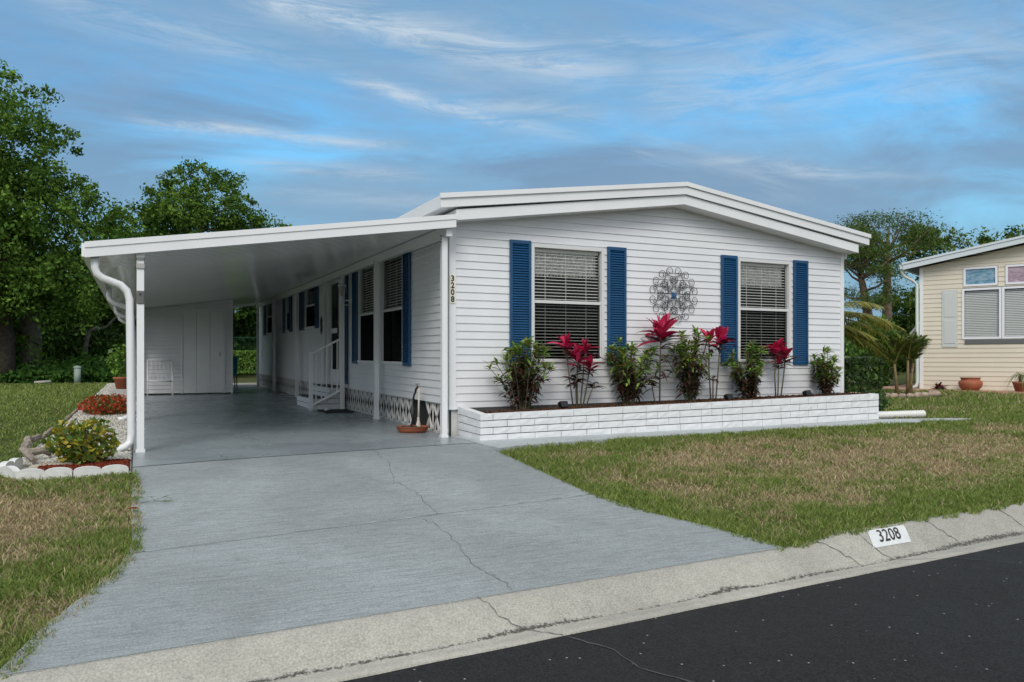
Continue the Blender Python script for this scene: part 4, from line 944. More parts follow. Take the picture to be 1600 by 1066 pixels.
def bush(name, label, cat, c, r, n, size, cols, box=False, group=None, stem=True, mt=None, asp=.55):
    t = thing(name, label, cat, (c[0], c[1], Gs(c[0], c[1])), group)
    if box: P = rng.uniform(-1, 1, (n, 3)); ax_ = rng.integers(0, 3, n); P[np.arange(n), ax_] = np.sign(P[np.arange(n), ax_])*(1-.15*rng.random(n)**.5); P = P*(1-.08*fbm(P[:, 0]*3+5, P[:, 2]*3+P[:, 1]*3, 4, 3)[:, None])
    else: P = rng.normal(0, 1, (n, 3)); P /= np.linalg.norm(P, axis=1)[:, None]; P *= (rng.random((n, 1))**.45)*(.75+.5*fbm(P[:, 0]*2.5+5, P[:, 2]*2.5+9, 14, 3))[:, None]
    P = P*np.array(r)+np.array(c); P = P[P[:, 2] > Gs(c[0], c[1])]; V, F_, cc = cloud(P, size, cols, asp, .3); npmesh('foliage', V, F_, mt or LEAF, t, cc)
    if stem:
        m = MB(); rnd = random.Random(int(n)); z0 = Gs(c[0], c[1])
        for k in range(9): a = rnd.uniform(0, 6.3); m.tube([(c[0]+.1*r[0]*math.cos(a), c[1]+.1*r[1]*math.sin(a), z0-.02), (c[0]+.6*r[0]*math.cos(a), c[1]+.6*r[1]*math.sin(a), c[2]+.4*r[2])], [.014, .006], 5)
        m.build('stems', STEM, t)
    return t
# things left
bush('yellow_croton', 'yellow and green mottled croton in the corner bed by the downspout', 'shrub', (-4.12, -1.1, .22), (.30, .27, .25), 1250, .060, [(.10, .17, .02), (.36, .30, .03), (.06, .12, .02), (.42, .34, .05), (.13, .2, .03)])
bush('red_flower_bush', 'low bush covered in red flowers on the white gravel bed', 'bush', (-4.15, 5.9, .20), (.42, .75, .22), 3000, .055, [(.50, .06, .03), (.38, .03, .015), (.09, .16, .03), (.55, .12, .05), (.12, .18, .04)])
bush('box_hedge', 'bright green clipped hedge seen through the open back of the carport', 'hedge', (.9, 29.0, .92), (2.4, .5, .55), 7000, .12, [(.14, .26, .04), (.20, .34, .06), (.10, .20, .03)], True)
bush('sapling_bush', 'light green leafy sapling behind the left downspouts', 'sapling', (-4.05, 17.6, .95), (.45, .45, .65), 420, .14, [(.12, .24, .03), (.18, .32, .05), (.07, .16, .02)])
# potted shrub on pedestal
t = thing('plant_pot', 'terracotta pot standing on a pale stone block beside the carport', 'pot', (-3.98, 11.2, .1)); c = (-3.98, 11.2, .33)
m = MB(); m.lathe(c, [(0, 0), (.12, 0), (.17, .22), (.19, .23), (.19, .27), (.16, .27), (0, .24)], 18); m.build('pot', TERRA, t, True)
m = MB(); m.box(-4.25, -3.78, 10.95, 11.45, Gs(-4.2, 11.2), .32); meta(m.build('stone_block', mat('pale_stone', (.45, .44, .42), .85, noise=(12, .15), bump=(20, .5, .02)), None, bevel=.02), 'pale rough stone block under the terracotta pot beside the carport', 'stone')
t = thing('utility_stub', 'short pale green utility post in the undergrowth behind the left lawn', 'utility post', (-5.6, 22.8, .18))
m = MB(); m.tube([(-5.6, 22.8, .18), (-5.6, 22.8, .72)], .11, 10); m.lathe((-5.6, 22.8, .72), [(.13, 0), (.13, .06), (0, .09)], 10); m.build('post', mat('pale_green', (.35, .42, .38), .6), t, True)
m = MB(); m.tube([(-6.9, 22.6, .2), (-6.4, 22.6, .22)], [.2, .22], 8, sq=.3); meta(m.build('flat_stone', MATS['pale_stone'], None, True), 'flat pale stone lying at the back edge of the left lawn', 'stone')
# gravel bed + mulch + scalloped edging
def fgr(n):
    y = -.95+ (rng.random(n)**1.6)*22; x = bedL(y)+.06+rng.random(n)*(-3.72-bedL(y)-.06); return np.stack([x, y, G(x, y)+.012+.02*rng.random(n)], -1)
m = MB(); V = []
for y in np.linspace(-1.62, 22, 60):
    for k in range(6): x = float(bedL(y))+.03+(-3.70-float(bedL(y))-.03)*k/5; V.append((x, y, Gs(x, y)+.006+.004*math.sin(x*9+y*5)))
m.v = V; m.f = [(j*6+i, j*6+i+1, (j+1)*6+i+1, (j+1)*6+i) for j in range(59) for i in range(5)]; meta(m.build('gravel_bed', mat('gravel_base', (.46, .44, .39), .95, noise=(60, .4), bump=(70, 1, .02)), None, True), kind='structure')
def fgr2(n): P = fgr(n*2); d = np.hypot(P[:, 0]-CAM[0], P[:, 1]-CAM[1]); return P[rng.random(len(P)) < (9/d)**.8]
chips(17000, fgr2, (.48, .46, .40), (.80, .78, .72), 'white_gravel', 'white gravel filling the long bed beside the carport', 'gravel', .022, flat=.6)
def fmu(n): x = rng.uniform(-4.45, -3.72, n); y = rng.uniform(-1.60, -1.0, n); return np.stack([x, y, G(x, y)+.02+.02*rng.random(n)], -1)
chips(3800, fmu, (.12, .022, .012), (.28, .06, .03), 'red_mulch', 'rust red mulch behind the white scalloped edging', 'mulch', .016)
SCAL = mat('white_scallop', (.66, .66, .64), .7, noise=(14, .08), bump=(30, .3, .01))
def scallop(p0, p1, lb, n=4):
    z = Gs(*p0)-.02; t = thing('scalloped_edging', lb, 'garden edging', (p0[0], p0[1], z), 'white scalloped edging blocks round the corner bed')
    L_ = math.hypot(p1[0]-p0[0], p1[1]-p0[1]); ux, uy = (p1[0]-p0[0])/L_, (p1[1]-p0[1])/L_; nx_, ny_ = -uy*.055, ux*.055
    pr = [(0, 0)]; 
    for k in range(n):
        for q in range(9): a = PI*(1-q/8); pr.append((L_*(k+.5)/n+L_/n/2*math.cos(a), .095+.034*math.sin(a)))
    pr.append((L_, 0)); m = MB()
    m.extrude([(p0[0]+ux*u, p0[1]+uy*u, z+h) for u, h in pr], (nx_, ny_, 0)); m.build('block', SCAL, t)
scallop((-4.15, -1.755), (-3.72, -1.74), 'straight scalloped edging block touching the driveway', 2)
scallop((-4.58, -1.74), (-4.16, -1.755), 'straight scalloped edging block at the outer front corner of the bed', 2)
scallop((-4.72, -1.50), (-4.60, -1.73), 'short angled scalloped edging block at the bed corner', 1)
scallop((-4.66, -1.0), (-4.74, -1.47), 'curved scalloped edging block running back from the bed corner', 2)
m = MB(); m.hexa([(-4.55, -1.25, .0), (-4.18, -1.22, .0), (-4.15, -1.05, .0), (-4.45, -1.0, .0), (-4.54, -1.24, .045), (-4.19, -1.21, .05), (-4.16, -1.06, .05), (-4.45, -1.01, .045)]); meta(m.build('stepping_stone', mat('tan_stone', (.42, .38, .31), .85, noise=(10, .15), bump=(25, .5, .01)), None, bevel=.012), 'flat tan stone slab in the corner bed beside the yellow croton', 'stone')
WOOD = mat('driftwood', (.30, .25, .20), .9, noise=(6, .35), bump=(16, 1, .03))
for k, (P, r_, lb) in enumerate((([(-4.52, -1.05, .07), (-4.60, -.75, .10), (-4.68, -.35, .10), (-4.70, .05, .07)], .055, 'thick forked driftwood log at the front of the bed edge'), ([(-4.70, .0, .08), (-4.72, .5, .13), (-4.69, 1.2, .10)], .075, 'upturned driftwood log behind the forked one'), ([(-4.70, 1.4, .05), (-4.70, 2.6, .06), (-4.66, 4.2, .05)], .05, 'long thin driftwood log halfway along the bed edge'), ([(-4.66, 4.5, .06), (-4.66, 6.4, .07), (-4.64, 8.6, .06)], .055, 'weathered driftwood log furthest along the bed edge'))):
    m = MB(); Q = []; RR = []; rnd = random.Random(k)
    for a, c in zip(P[:-1], P[1:]):
        for q in range(5): s = q/5; Q.append(tuple(a[i]+(c[i]-a[i])*s+rnd.uniform(-.012, .012) for i in range(3))); RR.append(r_*rnd.uniform(.42, .70))
    Q.append(P[-1]); RR.append(r_*.5); m.tube(Q, RR, 6)
    if k == 0: m.tube([Q[5], (-4.47, -.62, .12), (-4.44, -.45, .06)], [.045, .035, .02], 7)
    meta(m.build('driftwood_log', WOOD, None, False), lb, 'driftwood', 'driftwood logs edging the gravel bed')
# teal chair behind the shed
t = thing('teal_chair', 'teal garden chair with black legs just behind the shed', 'chair', (-1.05, 15.9, .2)); TE = mat('teal', (.03, .50, .56), .6)
m = MB(); m.box(-1.35, -.92, 15.65, 16.2, .56, .63); m.build('seat', TE, t, bevel=.02); m = MB(); m.hexa([(-1.35, 15.55, .60), (-.92, 15.55, .60), (-.92, 15.62, .60), (-1.35, 15.62, .60), (-1.35, 15.42, 1.12), (-.92, 15.42, 1.12), (-.92, 15.49, 1.12), (-1.35, 15.49, 1.12)]); m.build('backrest', TE, t, bevel=.02)
for a, c in ((-1.33, 15.62), (-.93, 15.62), (-1.33, 16.18), (-.93, 16.18)): m = MB(); m.tube([(a, c, .56), (a, c-.03, .14)], .018, 6); m.build('leg', BLACK, t)
m = MB(); m.box(-1.9, 1.0, 17.6, 20.6, Gs(0, 18)-.02, Gs(0, 18)+.03); meta(m.build('back_patio', mat('patio', (.36, .33, .30), .85, noise=(5, .15)), None), kind='structure')
# weed and leaf on driveway
x, y = -3.6, -2.8; t = thing('driveway_weed', 'small green weed growing at the left driveway edge', 'weed', (x, y, Gs(x, y)))
merge('leaves', [rosette((x+dx, y+dy, Gs(x, y)+.02), 7, .10, .008, -.1, .5, [(.08, .17, .03), (.12, .22, .04)], .2) for dx, dy in ((0, 0), (.06, .01), (.13, .02), (-.04, 0))], LEAF, t)
t = thing('fallen_leaf', 'single fallen orange brown leaf at the left driveway edge', 'leaf', (-3.70, -3.05, Gs(-3.7, -3.05)))
merge('blade', [straps(np.array([[-3.72, -3.08, Gs(-3.7, -3.05)+.045]]), np.array([[1., .3, .1]]), np.array([.09]), np.array([.06]), .2, np.array([[.36, .10, .03]]))], LEAF, t)
for k, (x, y) in enumerate(((-2.9, j0(-2.9)), (-.55, j0(-.55)), (2.6, -.85))):
    t = thing('joint_weed', ('tiny weed in the joint near the outer carport post', 'tiny weed in the joint near the planter corner', 'small weed at the foot of the white planter')[k], 'weed', (x, y, .02)); merge('leaves', [rosette((x+q*.03, y, .02), 6, .035, .008, 0, 1, [(.08, .16, .03)], .2) for q in range(3)], LEAF, t)

# ------------------------------------------------------------------ right side vegetation
bush('clipped_bush', 'dark green boxy clipped bush at the right corner of the white home', 'bush', (8.1, .85, .58), (.43, .45, .50), 4200, .075, [(.035, .07, .018), (.05, .095, .022), (.025, .045, .012), (.09, .16, .03)], True)
bush('creeper_clump', 'loose green creeper spilling at the foot of the clipped bush', 'plant', (8.0, .35, .22), (.42, .35, .28), 900, .07, [(.04, .10, .02), (.06, .14, .03), (.03, .06, .015)])
def frond(c, az, L_, el, droop, nl, ll, cols, w=.022, hang=.35):
    d = np.array([math.cos(az)*math.cos(el), math.sin(az)*math.cos(el), math.sin(el)]); pts = []
    for i in range(nl+1): s = i/nl; p = np.array(c)+d*L_*s; p[2] -= droop*L_*s*s; pts.append(p)
    pts = np.array(pts); tg = np.gradient(pts, axis=0); tg /= np.linalg.norm(tg, axis=1)[:, None]; sd = np.cross(tg, [0, 0, 1.]); sd /= np.linalg.norm(sd, axis=1)[:, None]+1e-9
    B, D, LL = [], [], []
    for i in range(2, nl+1):
        f = i/nl; l = ll*(math.sin(PI*min(1, f*.85+.12))**.6)
        for s in (-1, 1):
            for _ in range(2): B.append(pts[i]+tg[i]*random.uniform(-.5, .5)*L_/nl); D.append(sd[i]*s+tg[i]*.75+np.array([0, 0, -hang+random.uniform(-.12, .25)])); LL.append(l*random.uniform(.8, 1.1))
    n = len(B); cc = np.array(cols)[rng.integers(0, len(cols), n)]*(.7+.6*rng.random((n, 1)))
    return pts, straps(np.array(B), np.array(D), np.array(LL), np.full(n, w), .25, cc, seg=2)
def palm(name, label, stems, fr, parent_loc, trunkmat):
    t = thing(name, label, 'palm', parent_loc)
    m = MB()
    for P, r_ in stems: m.tube(P, r_, 10)
    m.build('trunk', trunkmat, t, True); parts = []; m = MB()
    for f in fr: p, st_ = frond(*f); parts.append(st_); m.tube([tuple(q) for q in p[::2]], [.018*(1-.8*i/len(p[::2]))+.003 for i in range(len(p[::2]))], 5)
    m.build('frond_ribs', mat('frond_rib', (.16, .17, .04), .6), t, True); merge('fronds', parts, LEAF, t)
DP = [(.17, .19, .03), (.24, .24, .045), (.11, .14, .025), (.32, .27, .07)]
c0 = (11.0, 4.5); zc = 1.95; fr = []
for az, el, L_, dr2 in ((-.50, .42, 2.35, .50), (-.35, .25, 2.2, .5), (-.6, .02, 1.9, .42), (-.15, .45, 2.5, .5), (.5, .6, 2.8, .4), (1.3, .5, 2.8, .4), (2.2, .5, 2.6, .4), (3.0, .5, 2.6, .45), (-2.3, .5, 2.0, .5), (-.45, -.15, 1.9, .34), (-.3, .05, 2.0, .45), (.9, .9, 2.6, .3), (-1.0, .7, 2.0, .5)):
    fr.append(((c0[0], c0[1], zc), az, L_, el, dr2, 40, .46, DP, .026, .3))
palm('date_palm', 'arching olive green palm fronds emerging from behind the right side of the white home', [([(c0[0], c0[1], .1), (c0[0], c0[1], 1.0), (c0[0], c0[1], 2.0)], [.26, .22, .2])], fr, (c0[0], c0[1], .1), BARK)
AD = [(.09, .18, .03), (.13, .23, .04), (.06, .12, .02), (.22, .22, .05), (.20, .12, .04)]
x, y = 12.18, 2.86; z0 = Gs(x, y); st3 = []; fr = []
for dx, dy, hh, ln in ((-.26, .02, .72, -.08), (.0, -.06, .80, .0), (.24, .06, .74, .10)):
    st3.append(([(x+dx, y+dy, z0), (x+dx+ln*.3, y+dy, z0+hh*.5), (x+dx+ln, y+dy, z0+hh)], [.045, .03, .026]))
    for az, el in ((2.9, 1.1), (2.2, 1.3), (.4+ln, 1.3), (-.3, 1.15), (-.9, 1.4), (-2.0, 1.1)): fr.append(((x+dx+ln, y+dy, z0+hh), az+random.uniform(-.3, .3), .88, el, .30, 22, .30, AD, .034, -.1))
palm('christmas_palm', 'small triple stemmed palm in a mulched ring on the lawn by the cream house', st3, fr, (x, y, z0), mat('palm_stem', (.17, .12, .05), .7, noise=(9, .4)))
m = MB(); n = 28; m.v = [(x, y, z0+.05)]+[(x+.72*math.cos(2*PI*k/n), y+.5*math.sin(2*PI*k/n), z0+.012) for k in range(n)]; m.f = [(0, 1+k, 1+(k+1) % n) for k in range(n)]; meta(m.build('palm_mulch', mat('red_soil', (.10, .045, .025), .95, noise=(30, .5), bump=(30, 1, .02)), None), 'round patch of brown mulch under the small triple palm', 'mulch', kind='stuff')
for k in range(12):
    a = -2.9+k*.25; xx, yy = x+.78*math.cos(a), y+.55*math.sin(a); rs = random.uniform(.10, .14)
    m = MB(); m.tube([(xx-rs*.8, yy, Gs(xx, yy)+.02), (xx-rs*.3, yy+.01, Gs(xx, yy)+.04), (xx+rs*.5, yy, Gs(xx, yy)+.035), (xx+rs, yy, Gs(xx, yy)+.02)], [rs*.3, rs*.55, rs*.5, rs*.2], 8); meta(m.build('edging_stone', mat('edge_stone', (.36, .28, .22), .85, noise=(7, .3), bump=(18, .6, .02)), None, True), 'rounded tan stone in the ring around the small triple palm', 'stone', 'stones ringing the small triple palm')
def pine(x, y, top, lean, label, seed, spread=2.0, blobs=None):
    z0 = Gs(x, y); rnd = random.Random(seed); t = thing('pine_tree', label, 'tree', (x, y, z0), 'tall trees beyond the cream house'); m = MB()
    P = [Vector((x+lean*f*f, y, z0+(top*.80)*f)) for f in (0, .2, .4, .6, .8, 1)]; m.tube(P, [.32, .26, .24, .20, .15, .08], 8)
    C_ = []
    for k in range(22):
        f = rnd.uniform(.80, 1) if k < 17 else rnd.uniform(.5, .8); b0 = P[0].lerp(P[5], f); b0.x = x+lean*f*f; a = rnd.uniform(0, 6.28); rr = spread*rnd.uniform(.4, 1.0)*(1.05-.3*abs(f-.8)); e = b0+Vector((rr*math.cos(a), rr*math.sin(a), rnd.uniform(.3, 1.3)*(1.2 if f > .8 else .6)))
        q = b0.lerp(e, .5)+Vector((0, 0, -.15)); m.tube([b0, q, e], [.07, .045, .015], 5); C_ += [e, e+Vector((rnd.uniform(-.5, .5), rnd.uniform(-.5, .5), rnd.uniform(-.1, .3))), b0.lerp(e, .8)]
    m.build('trunk', PBARK, t, True); C_ = np.array([tuple(c) for c in C_]); per = 150; off = rng.normal(0, 1, (len(C_), per, 3))*np.array([.38, .38, .13])
    V, F_, c = cloud((C_[:, None, :]+off).reshape(-1, 3), .15, [(.06, .11, .022), (.09, .15, .03), (.045, .08, .018), (.13, .17, .045)], .22); npmesh('crown', V, F_, FAR, t, c)
pine(28.9, 17.0, 8.3, .1, 'tall pine with a bare trunk and flat crown right of the white home roof', 1, 2.1)
pine(27.2, 16.4, 6.6, -1.0, 'shorter pine leaning left just beyond the right roof corner', 2, 1.7)
BR = [(.065, .12, .022), (.10, .17, .03), (.04, .08, .016), (.13, .19, .045)]
for (x, y, h, r, lb) in ((34.5, 18.6, 8.3, 2.0, 'broad dark tree rising behind the grey shingle roof'), (36.2, 15.6, 7.8, 1.9, 'rounded tree above the roof edge of the cream house'), (33.0, 18.8, 5.0, 1.5, 'dark low tree between the pines and the cream house'), (40.5, 14.0, 6.6, 2.2, 'far tree behind the ridge of the cream house')):
    tree('broadleaf_tree', lb, 'tree', x, y, h, r, .18, [((x, y, h-1.2), (r, r, 1.2), .5), ((x, y, h*.45), (r*1.0, r, h*.30), .45)], 130, 44, .45, .17, BR, int(x), 10, group='tall trees beyond the cream house')
bush('leafy_shrub', 'light green shrub beside the downspout of the cream house', 'shrub', (16.0, 6.9, 1.2), (.8, .8, 1.2), 2600, .13, [(.10, .20, .03), (.14, .27, .04), (.06, .13, .02)])
bush('leafy_shrub', 'low dull green shrub behind the small triple palm', 'shrub', (14.6, 9.6, .9), (1.3, 1.0, .8), 2600, .13, [(.06, .11, .03), (.09, .15, .04), (.04, .08, .02)])
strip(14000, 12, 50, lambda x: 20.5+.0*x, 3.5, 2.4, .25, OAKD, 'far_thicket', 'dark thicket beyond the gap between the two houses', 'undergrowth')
# distant tree line all round
n = 42000; a = rng.uniform(0, 2*PI, n); r_ = 62+rng.random(n)*5; h = 2.0+3.0*fbm(a*9, a*0, 3, 4); P = np.stack([r_*np.cos(a), 5+r_*np.sin(a), .2+rng.random(n)**.8*h], -1)
V, F_, c = cloud(P, .9, OAKD, .7); meta(npmesh('distant_woods', V, F_, FAR, None, c), 'distant belt of dark green woods on the horizon', 'woods', kind='stuff')

# ------------------------------------------------------------------ cream neighbour house
NZ = .24; NX, NY = 14.44, 4.2; AZ = math.atan2(-.902, .432)
nb = thing('neighbour_house', 'cream lap sided house with white trimmed windows at the right', 'house', (NX, NY, NZ), rz=AZ); ORG[nb] = (0, 0, 0)
XN = lambda u, o, z: (u, -o, z)
NW = 7.2; ng = lambda u: 3.12+.62*(1-abs(u-3.6)/3.6)
wz = lambda z: z-NZ
m = MB(); siding(m, XN, .07, NW-.07, .02, 3.75, [(.94, 2.62, wz(1.52), wz(2.78)), (.96, 1.71, wz(2.81), wz(3.30)), (1.85, 2.60, wz(2.81), wz(3.30))], ng, .115, .014); m.build('front_wall', CREAM, nb)
m = MB(); siding(m, lambda u, o, z: (-o, u, z), .07, 14, .02, 3.12, (), None, .115); m.build('side_wall', CREAM, nb); m = MB(); siding(m, lambda u, o, z: (NW+o, u, z), .07, 14, .02, 3.12, (), None, .115); m.build('side_wall', CREAM, nb); m = MB(); m.poly([(0, 14, 0), (NW, 14, 0), (NW, 14, 3.12), (3.6, 14, 3.74), (0, 14, 3.12)]); m.build('back_wall', CREAM, nb)
for q in ((-.016, .07), (NW-.07, NW+.016)): m = MB(); m.box(q[0], q[1], -.018, .07, 0, 3.12); m.build('corner_trim', PAINT, nb)
def nband(o0, ze, zr, t_, y0, y1, mt, nm):
    m = MB(); x = [(-o0, y0, ze), (3.6, y0, zr), (NW+o0, y0, ze), (NW+o0, y0, ze-t_), (3.6, y0, zr-t_), (-o0, y0, ze-t_)]
    m.extrude([x[0], x[1], x[4], x[5]], (0, y1-y0, 0)); m.extrude([x[1], x[2], x[3], x[4]], (0, y1-y0, 0)); return m.build(nm, mt, nb)
nr = nband(.34, 3.235, 3.91, .10, -.30, 14.2, SHING, 'roof'); NALU = mat('blue_white_fascia', (.60, .65, .67), .35); nband(.36, 3.245, 3.92, .055, -.345, -.302, NALU, 'drip_edge'); nband(.34, 3.188, 3.863, .12, -.325, -.303, NALU, 'fascia')
nband(.34, 3.13, 3.805, .02, -.30, 0, PAINT, 'soffit')
m = MB(); m.box(-.42, -.34, -.3, 14.2, 3.09, 3.2); m.build('gutter', NALU, nb)
m = MB(); m.tube([(-.38, -.2, 3.12), (-.38, -.2, 3.0), (-.32, -.16, 2.90), (-.16, -.08, 2.80), (-.07, -.05, 2.70), (-.06, -.05, .2), (-.08, -.06, .1), (-.2, -.12, .05)], .04, 8); m.build('downspout', mat('pale_green_white', (.60, .66, .62), .4), nb, True)
m = MB(); m.hexa([(.45, 2.4, 3.30), (3.2, 2.4, 3.80), (3.2, 9.0, 3.80), (.45, 9.0, 3.30), (1.0, 3.4, 4.02), (2.8, 3.4, 4.10), (2.8, 8.6, 4.10), (1.0, 8.6, 4.02)]); m.build('raised_roof', SHING, nb)
def nwin(a, c, z0, z1, art=None):
    m = MB(); f = .05
    slab_box(m, XN, a, a+f, -.03, .03, z0, z1); slab_box(m, XN, c-f, c, -.03, .03, z0, z1); slab_box(m, XN, a+f, c-f, -.03, .028, z0, z0+f); slab_box(m, XN, a+f, c-f, -.03, .028, z1-f, z1)
    w = m.build('window', mat('bright_frame', (.80, .80, .84), .35), nb)
    if art:
        m = MB(); m.quad(XN(a+f, .0, z0+f), XN(c-f, 0, z0+f), XN(c-f, 0, z1-f), XN(a+f, 0, z1-f)); o = m.build('tinted_pane', art, w)
    else:
        m = MB(); m.quad(XN(a+f, -.005, z0+f), XN(c-f, -.005, z0+f), XN(c-f, -.005, z1-f), XN(a+f, -.005, z1-f)); m.build('pane', GLASS, w)
        m = MB(); z = z1-f-.03
        while z > z0+f+.01: m.quad(XN(a+f, -.05, z-.020), XN(c-f, -.05, z-.020), XN(c-f, -.060, z+.012), XN(a+f, -.060, z+.012)); z -= .042
        m.build('blind', mat('grey_blind', (.78, .78, .78), .5), w)
        m = MB(); m.quad(XN(a, -.4, z0), XN(c, -.4, z0), XN(c, -.4, z1), XN(a, -.4, z1)); 
        for q in (a+.004, c-.004): m.quad(XN(q, -.03, z0), XN(q, -.4, z0), XN(q, -.4, z1), XN(q, -.03, z1))
        m.build('room_lining', DARK, w)
def paintmat(name, a, c):
    m = mat(name, a, .25); N, L = nodes(m); tc = N.new('ShaderNodeTexCoord'); mp = N.new('ShaderNodeMapping'); mp.inputs['Scale'].default_value = (2, 1, 7); ns = N.new('ShaderNodeTexNoise'); ns.inputs['Scale'].default_value = 2.2; ns.inputs['Detail'].default_value = 8; ns.inputs['Distortion'].default_value = 1.2
    r = N.new('ShaderNodeValToRGB'); r.color_ramp.elements[0].position = .35; r.color_ramp.elements[1].position = .68; r.color_ramp.elements[0].color = (*a, 1); r.color_ramp.elements[1].color = (*c, 1)
    L.new(tc.outputs['Object'], mp.inputs[0]); L.new(mp.outputs[0], ns.inputs['Vector']); L.new(ns.outputs['Fac'], r.inputs[0]); L.new(r.outputs[0], N['Principled BSDF'].inputs['Base Color']); return m
nwin(.94, 1.78, wz(1.52), wz(2.77)); nwin(1.79, 2.62, wz(1.52), wz(2.77)); nwin(4.6, 5.5, wz(1.52), wz(2.77))
nwin(.97, 1.70, wz(2.82), wz(3.29), paintmat('blue_glass', (.05, .20, .33), (.30, .42, .50))); nwin(1.86, 2.59, wz(2.82), wz(3.29), paintmat('mauve_glass', (.26, .17, .24), (.48, .38, .42)))
m = MB(); slab_box(m, XN, 1.0, 2.6, .012, .03, wz(1.40), wz(1.50)); m.build('sill_strip', mat('strip_grey', (.12, .125, .13), .6), nb)  # plain dark grey strip below the paired window
m = MB(); 
slab_box(m, XN, .50, .84, .012, .03, wz(1.33), wz(2.76)); s1 = m.build('shutter', mat('pale_shutter', (.58, .60, .58), .45), nb); s1['label'] = 'pale raised panel shutter'
for a, c in ((wz(1.42), wz(2.0)), (wz(2.08), wz(2.68))): m = MB(); slab_box(m, XN, .545, .795, .031, .040, a, c); m.build('raised_panel', MATS['pale_shutter'], s1, bevel=.008)
m = MB(); m.extrude([(-.02, .6, 1.95), (-.55, .6, 1.25), (-.53, .6, 1.22), (-.02, .6, 1.88)], (0, .9, 0)); m.build('window_awning', PAINT, nb)
# path along the neighbour's wall
PATH = mat('pink_path', (.46, .27, .19), .85, noise=(6, .2), bump=(30, .5, .01)); ca, sa = math.cos(AZ), math.sin(AZ)
W2 = lambda u, v: (NX+ca*u-sa*v, NY+sa*u+ca*v)
P = [W2(7.2, -.02), W2(-.0, -.02), W2(-.05, 8), W2(-1.1, 8), W2(-1.2, .5), W2(-.9, -.35), W2(-.3, -.72), W2(7.2, -.75)]
m = MB(); m.poly([(p[0], p[1], NZ+.03) for p in P]); k0 = len(P); m.v += [(p[0], p[1], NZ-.12) for p in P]; m.f += [(i, k0+i, k0+(i+1) % k0, (i+1) % k0) for i in range(k0)]; meta(m.build('brick_path', PATH, None), kind='structure')
p = W2(1.18, -.38); t = thing('terracotta_urn', 'wide rimmed terracotta urn standing by the cream wall', 'pot', (p[0], p[1], NZ+.03))
m = MB(); m.lathe((p[0], p[1], NZ+.03), [(0, 0), (.17, 0), (.24, .08), (.262, .16), (.25, .22), (.20, .25), (.21, .29), (.235, .31), (.20, .31), (.17, .26), (0, .22)], 24); m.build('body', TERRA, t, True)
p = W2(.50, -.32); t = thing('red_bromeliad', 'dark red leafy plant on the path below the pale shutter', 'plant', (p[0], p[1], NZ+.03))
merge('leaves', [rosette((p[0]+dx, p[1], NZ+.06+dz), 22, .17, .045, -.1, 1.2, [(.16, .02, .02), (.09, .02, .02), (.05, .03, .02), (.22, .04, .03)], .3) for dx, dz in ((-.09, 0), (.09, 0), (0, .05))], LEAF, t)
m = MB(); m.lathe((p[0], p[1], NZ+.03), [(0, 0), (.09, 0), (.10, .06), (0, .06)], 12); m.build('base_pot', BLACK, t, True)
p = W2(2.22, -.55); t = thing('potted_ponytail', 'drooping grassy plant in a terracotta pot at the right edge', 'potted plant', (p[0], p[1], NZ+.03))
m = MB(); m.lathe((p[0], p[1], NZ+.03), [(0, 0), (.10, 0), (.15, .18), (.16, .19), (.16, .23), (.13, .23), (0, .20)], 18); m.build('pot', TERRA, t, True)
merge('leaves', [rosette((p[0], p[1], NZ+.38), 60, .42, .014, .2, 1.3, [(.10, .16, .04), (.15, .20, .06), (.2, .18, .08)], 1.1)], LEAF, t)
m = MB(); m.tube([(p[0], p[1], NZ+.2), (p[0], p[1], NZ+.40)], [.05, .03], 8); m.build('stem', STEM, t, True)

# ------------------------------------------------------------------ world, sun, camera
SUN_EL, SUN_AZ = 40, 212         # azimuth measured clockwise from +y
w = bpy.data.worlds.new('World'); S.world = w; w.use_nodes = True; N = w.node_tree.nodes; L = w.node_tree.links
bg = N['Background']; bg.inputs['Strength'].default_value = .10
sky = N.new('ShaderNodeTexSky'); sky.sky_type = 'NISHITA'; sky.sun_disc = False; sky.sun_elevation = R(SUN_EL); sky.sun_rotation = R(SUN_AZ); sky.air_density = 1.2; sky.dust_density = .6; sky.ozone_density = 2.0
hs = N.new('ShaderNodeHueSaturation'); hs.inputs['Saturation'].default_value = 1.05; hs.inputs['Value'].default_value = 1.0; L.new(sky.outputs[0], hs.inputs['Color'])
tc = N.new('ShaderNodeTexCoord'); sep = N.new('ShaderNodeSeparateXYZ'); L.new(tc.outputs['Generated'], sep.inputs[0])
def mth(op, a, b_=None, clamp=False):
    n = N.new('ShaderNodeMath'); n.operation = op; n.use_clamp = clamp
    for i, v in enumerate((a, b_)):
        if v is None: continue
        if isinstance(v, (int, float)): n.inputs[i].default_value = v
        else: L.new(v, n.inputs[i])
    return n.outputs[0]
zz = mth('ADD', mth('MAXIMUM', sep.outputs[2], 0.0), .16); cx = mth('DIVIDE', sep.outputs[0], zz); cy = mth('DIVIDE', sep.outputs[1], zz)
cb = N.new('ShaderNodeCombineXYZ'); L.new(cx, cb.inputs[0]); L.new(cy, cb.inputs[1])
def nz_(scale, loc, sc, rot, detail, rough, dist):
    mp = N.new('ShaderNodeMapping'); mp.inputs['Location'].default_value = loc; mp.inputs['Scale'].default_value = sc; mp.inputs['Rotation'].default_value = (0, 0, rot); L.new(cb.outputs[0], mp.inputs[0])
    n = N.new('ShaderNodeTexNoise'); n.inputs['Scale'].default_value = scale; n.inputs['Detail'].default_value = detail; n.inputs['Roughness'].default_value = rough; n.inputs['Distortion'].default_value = dist; L.new(mp.outputs[0], n.inputs['Vector']); return n.outputs['Fac']
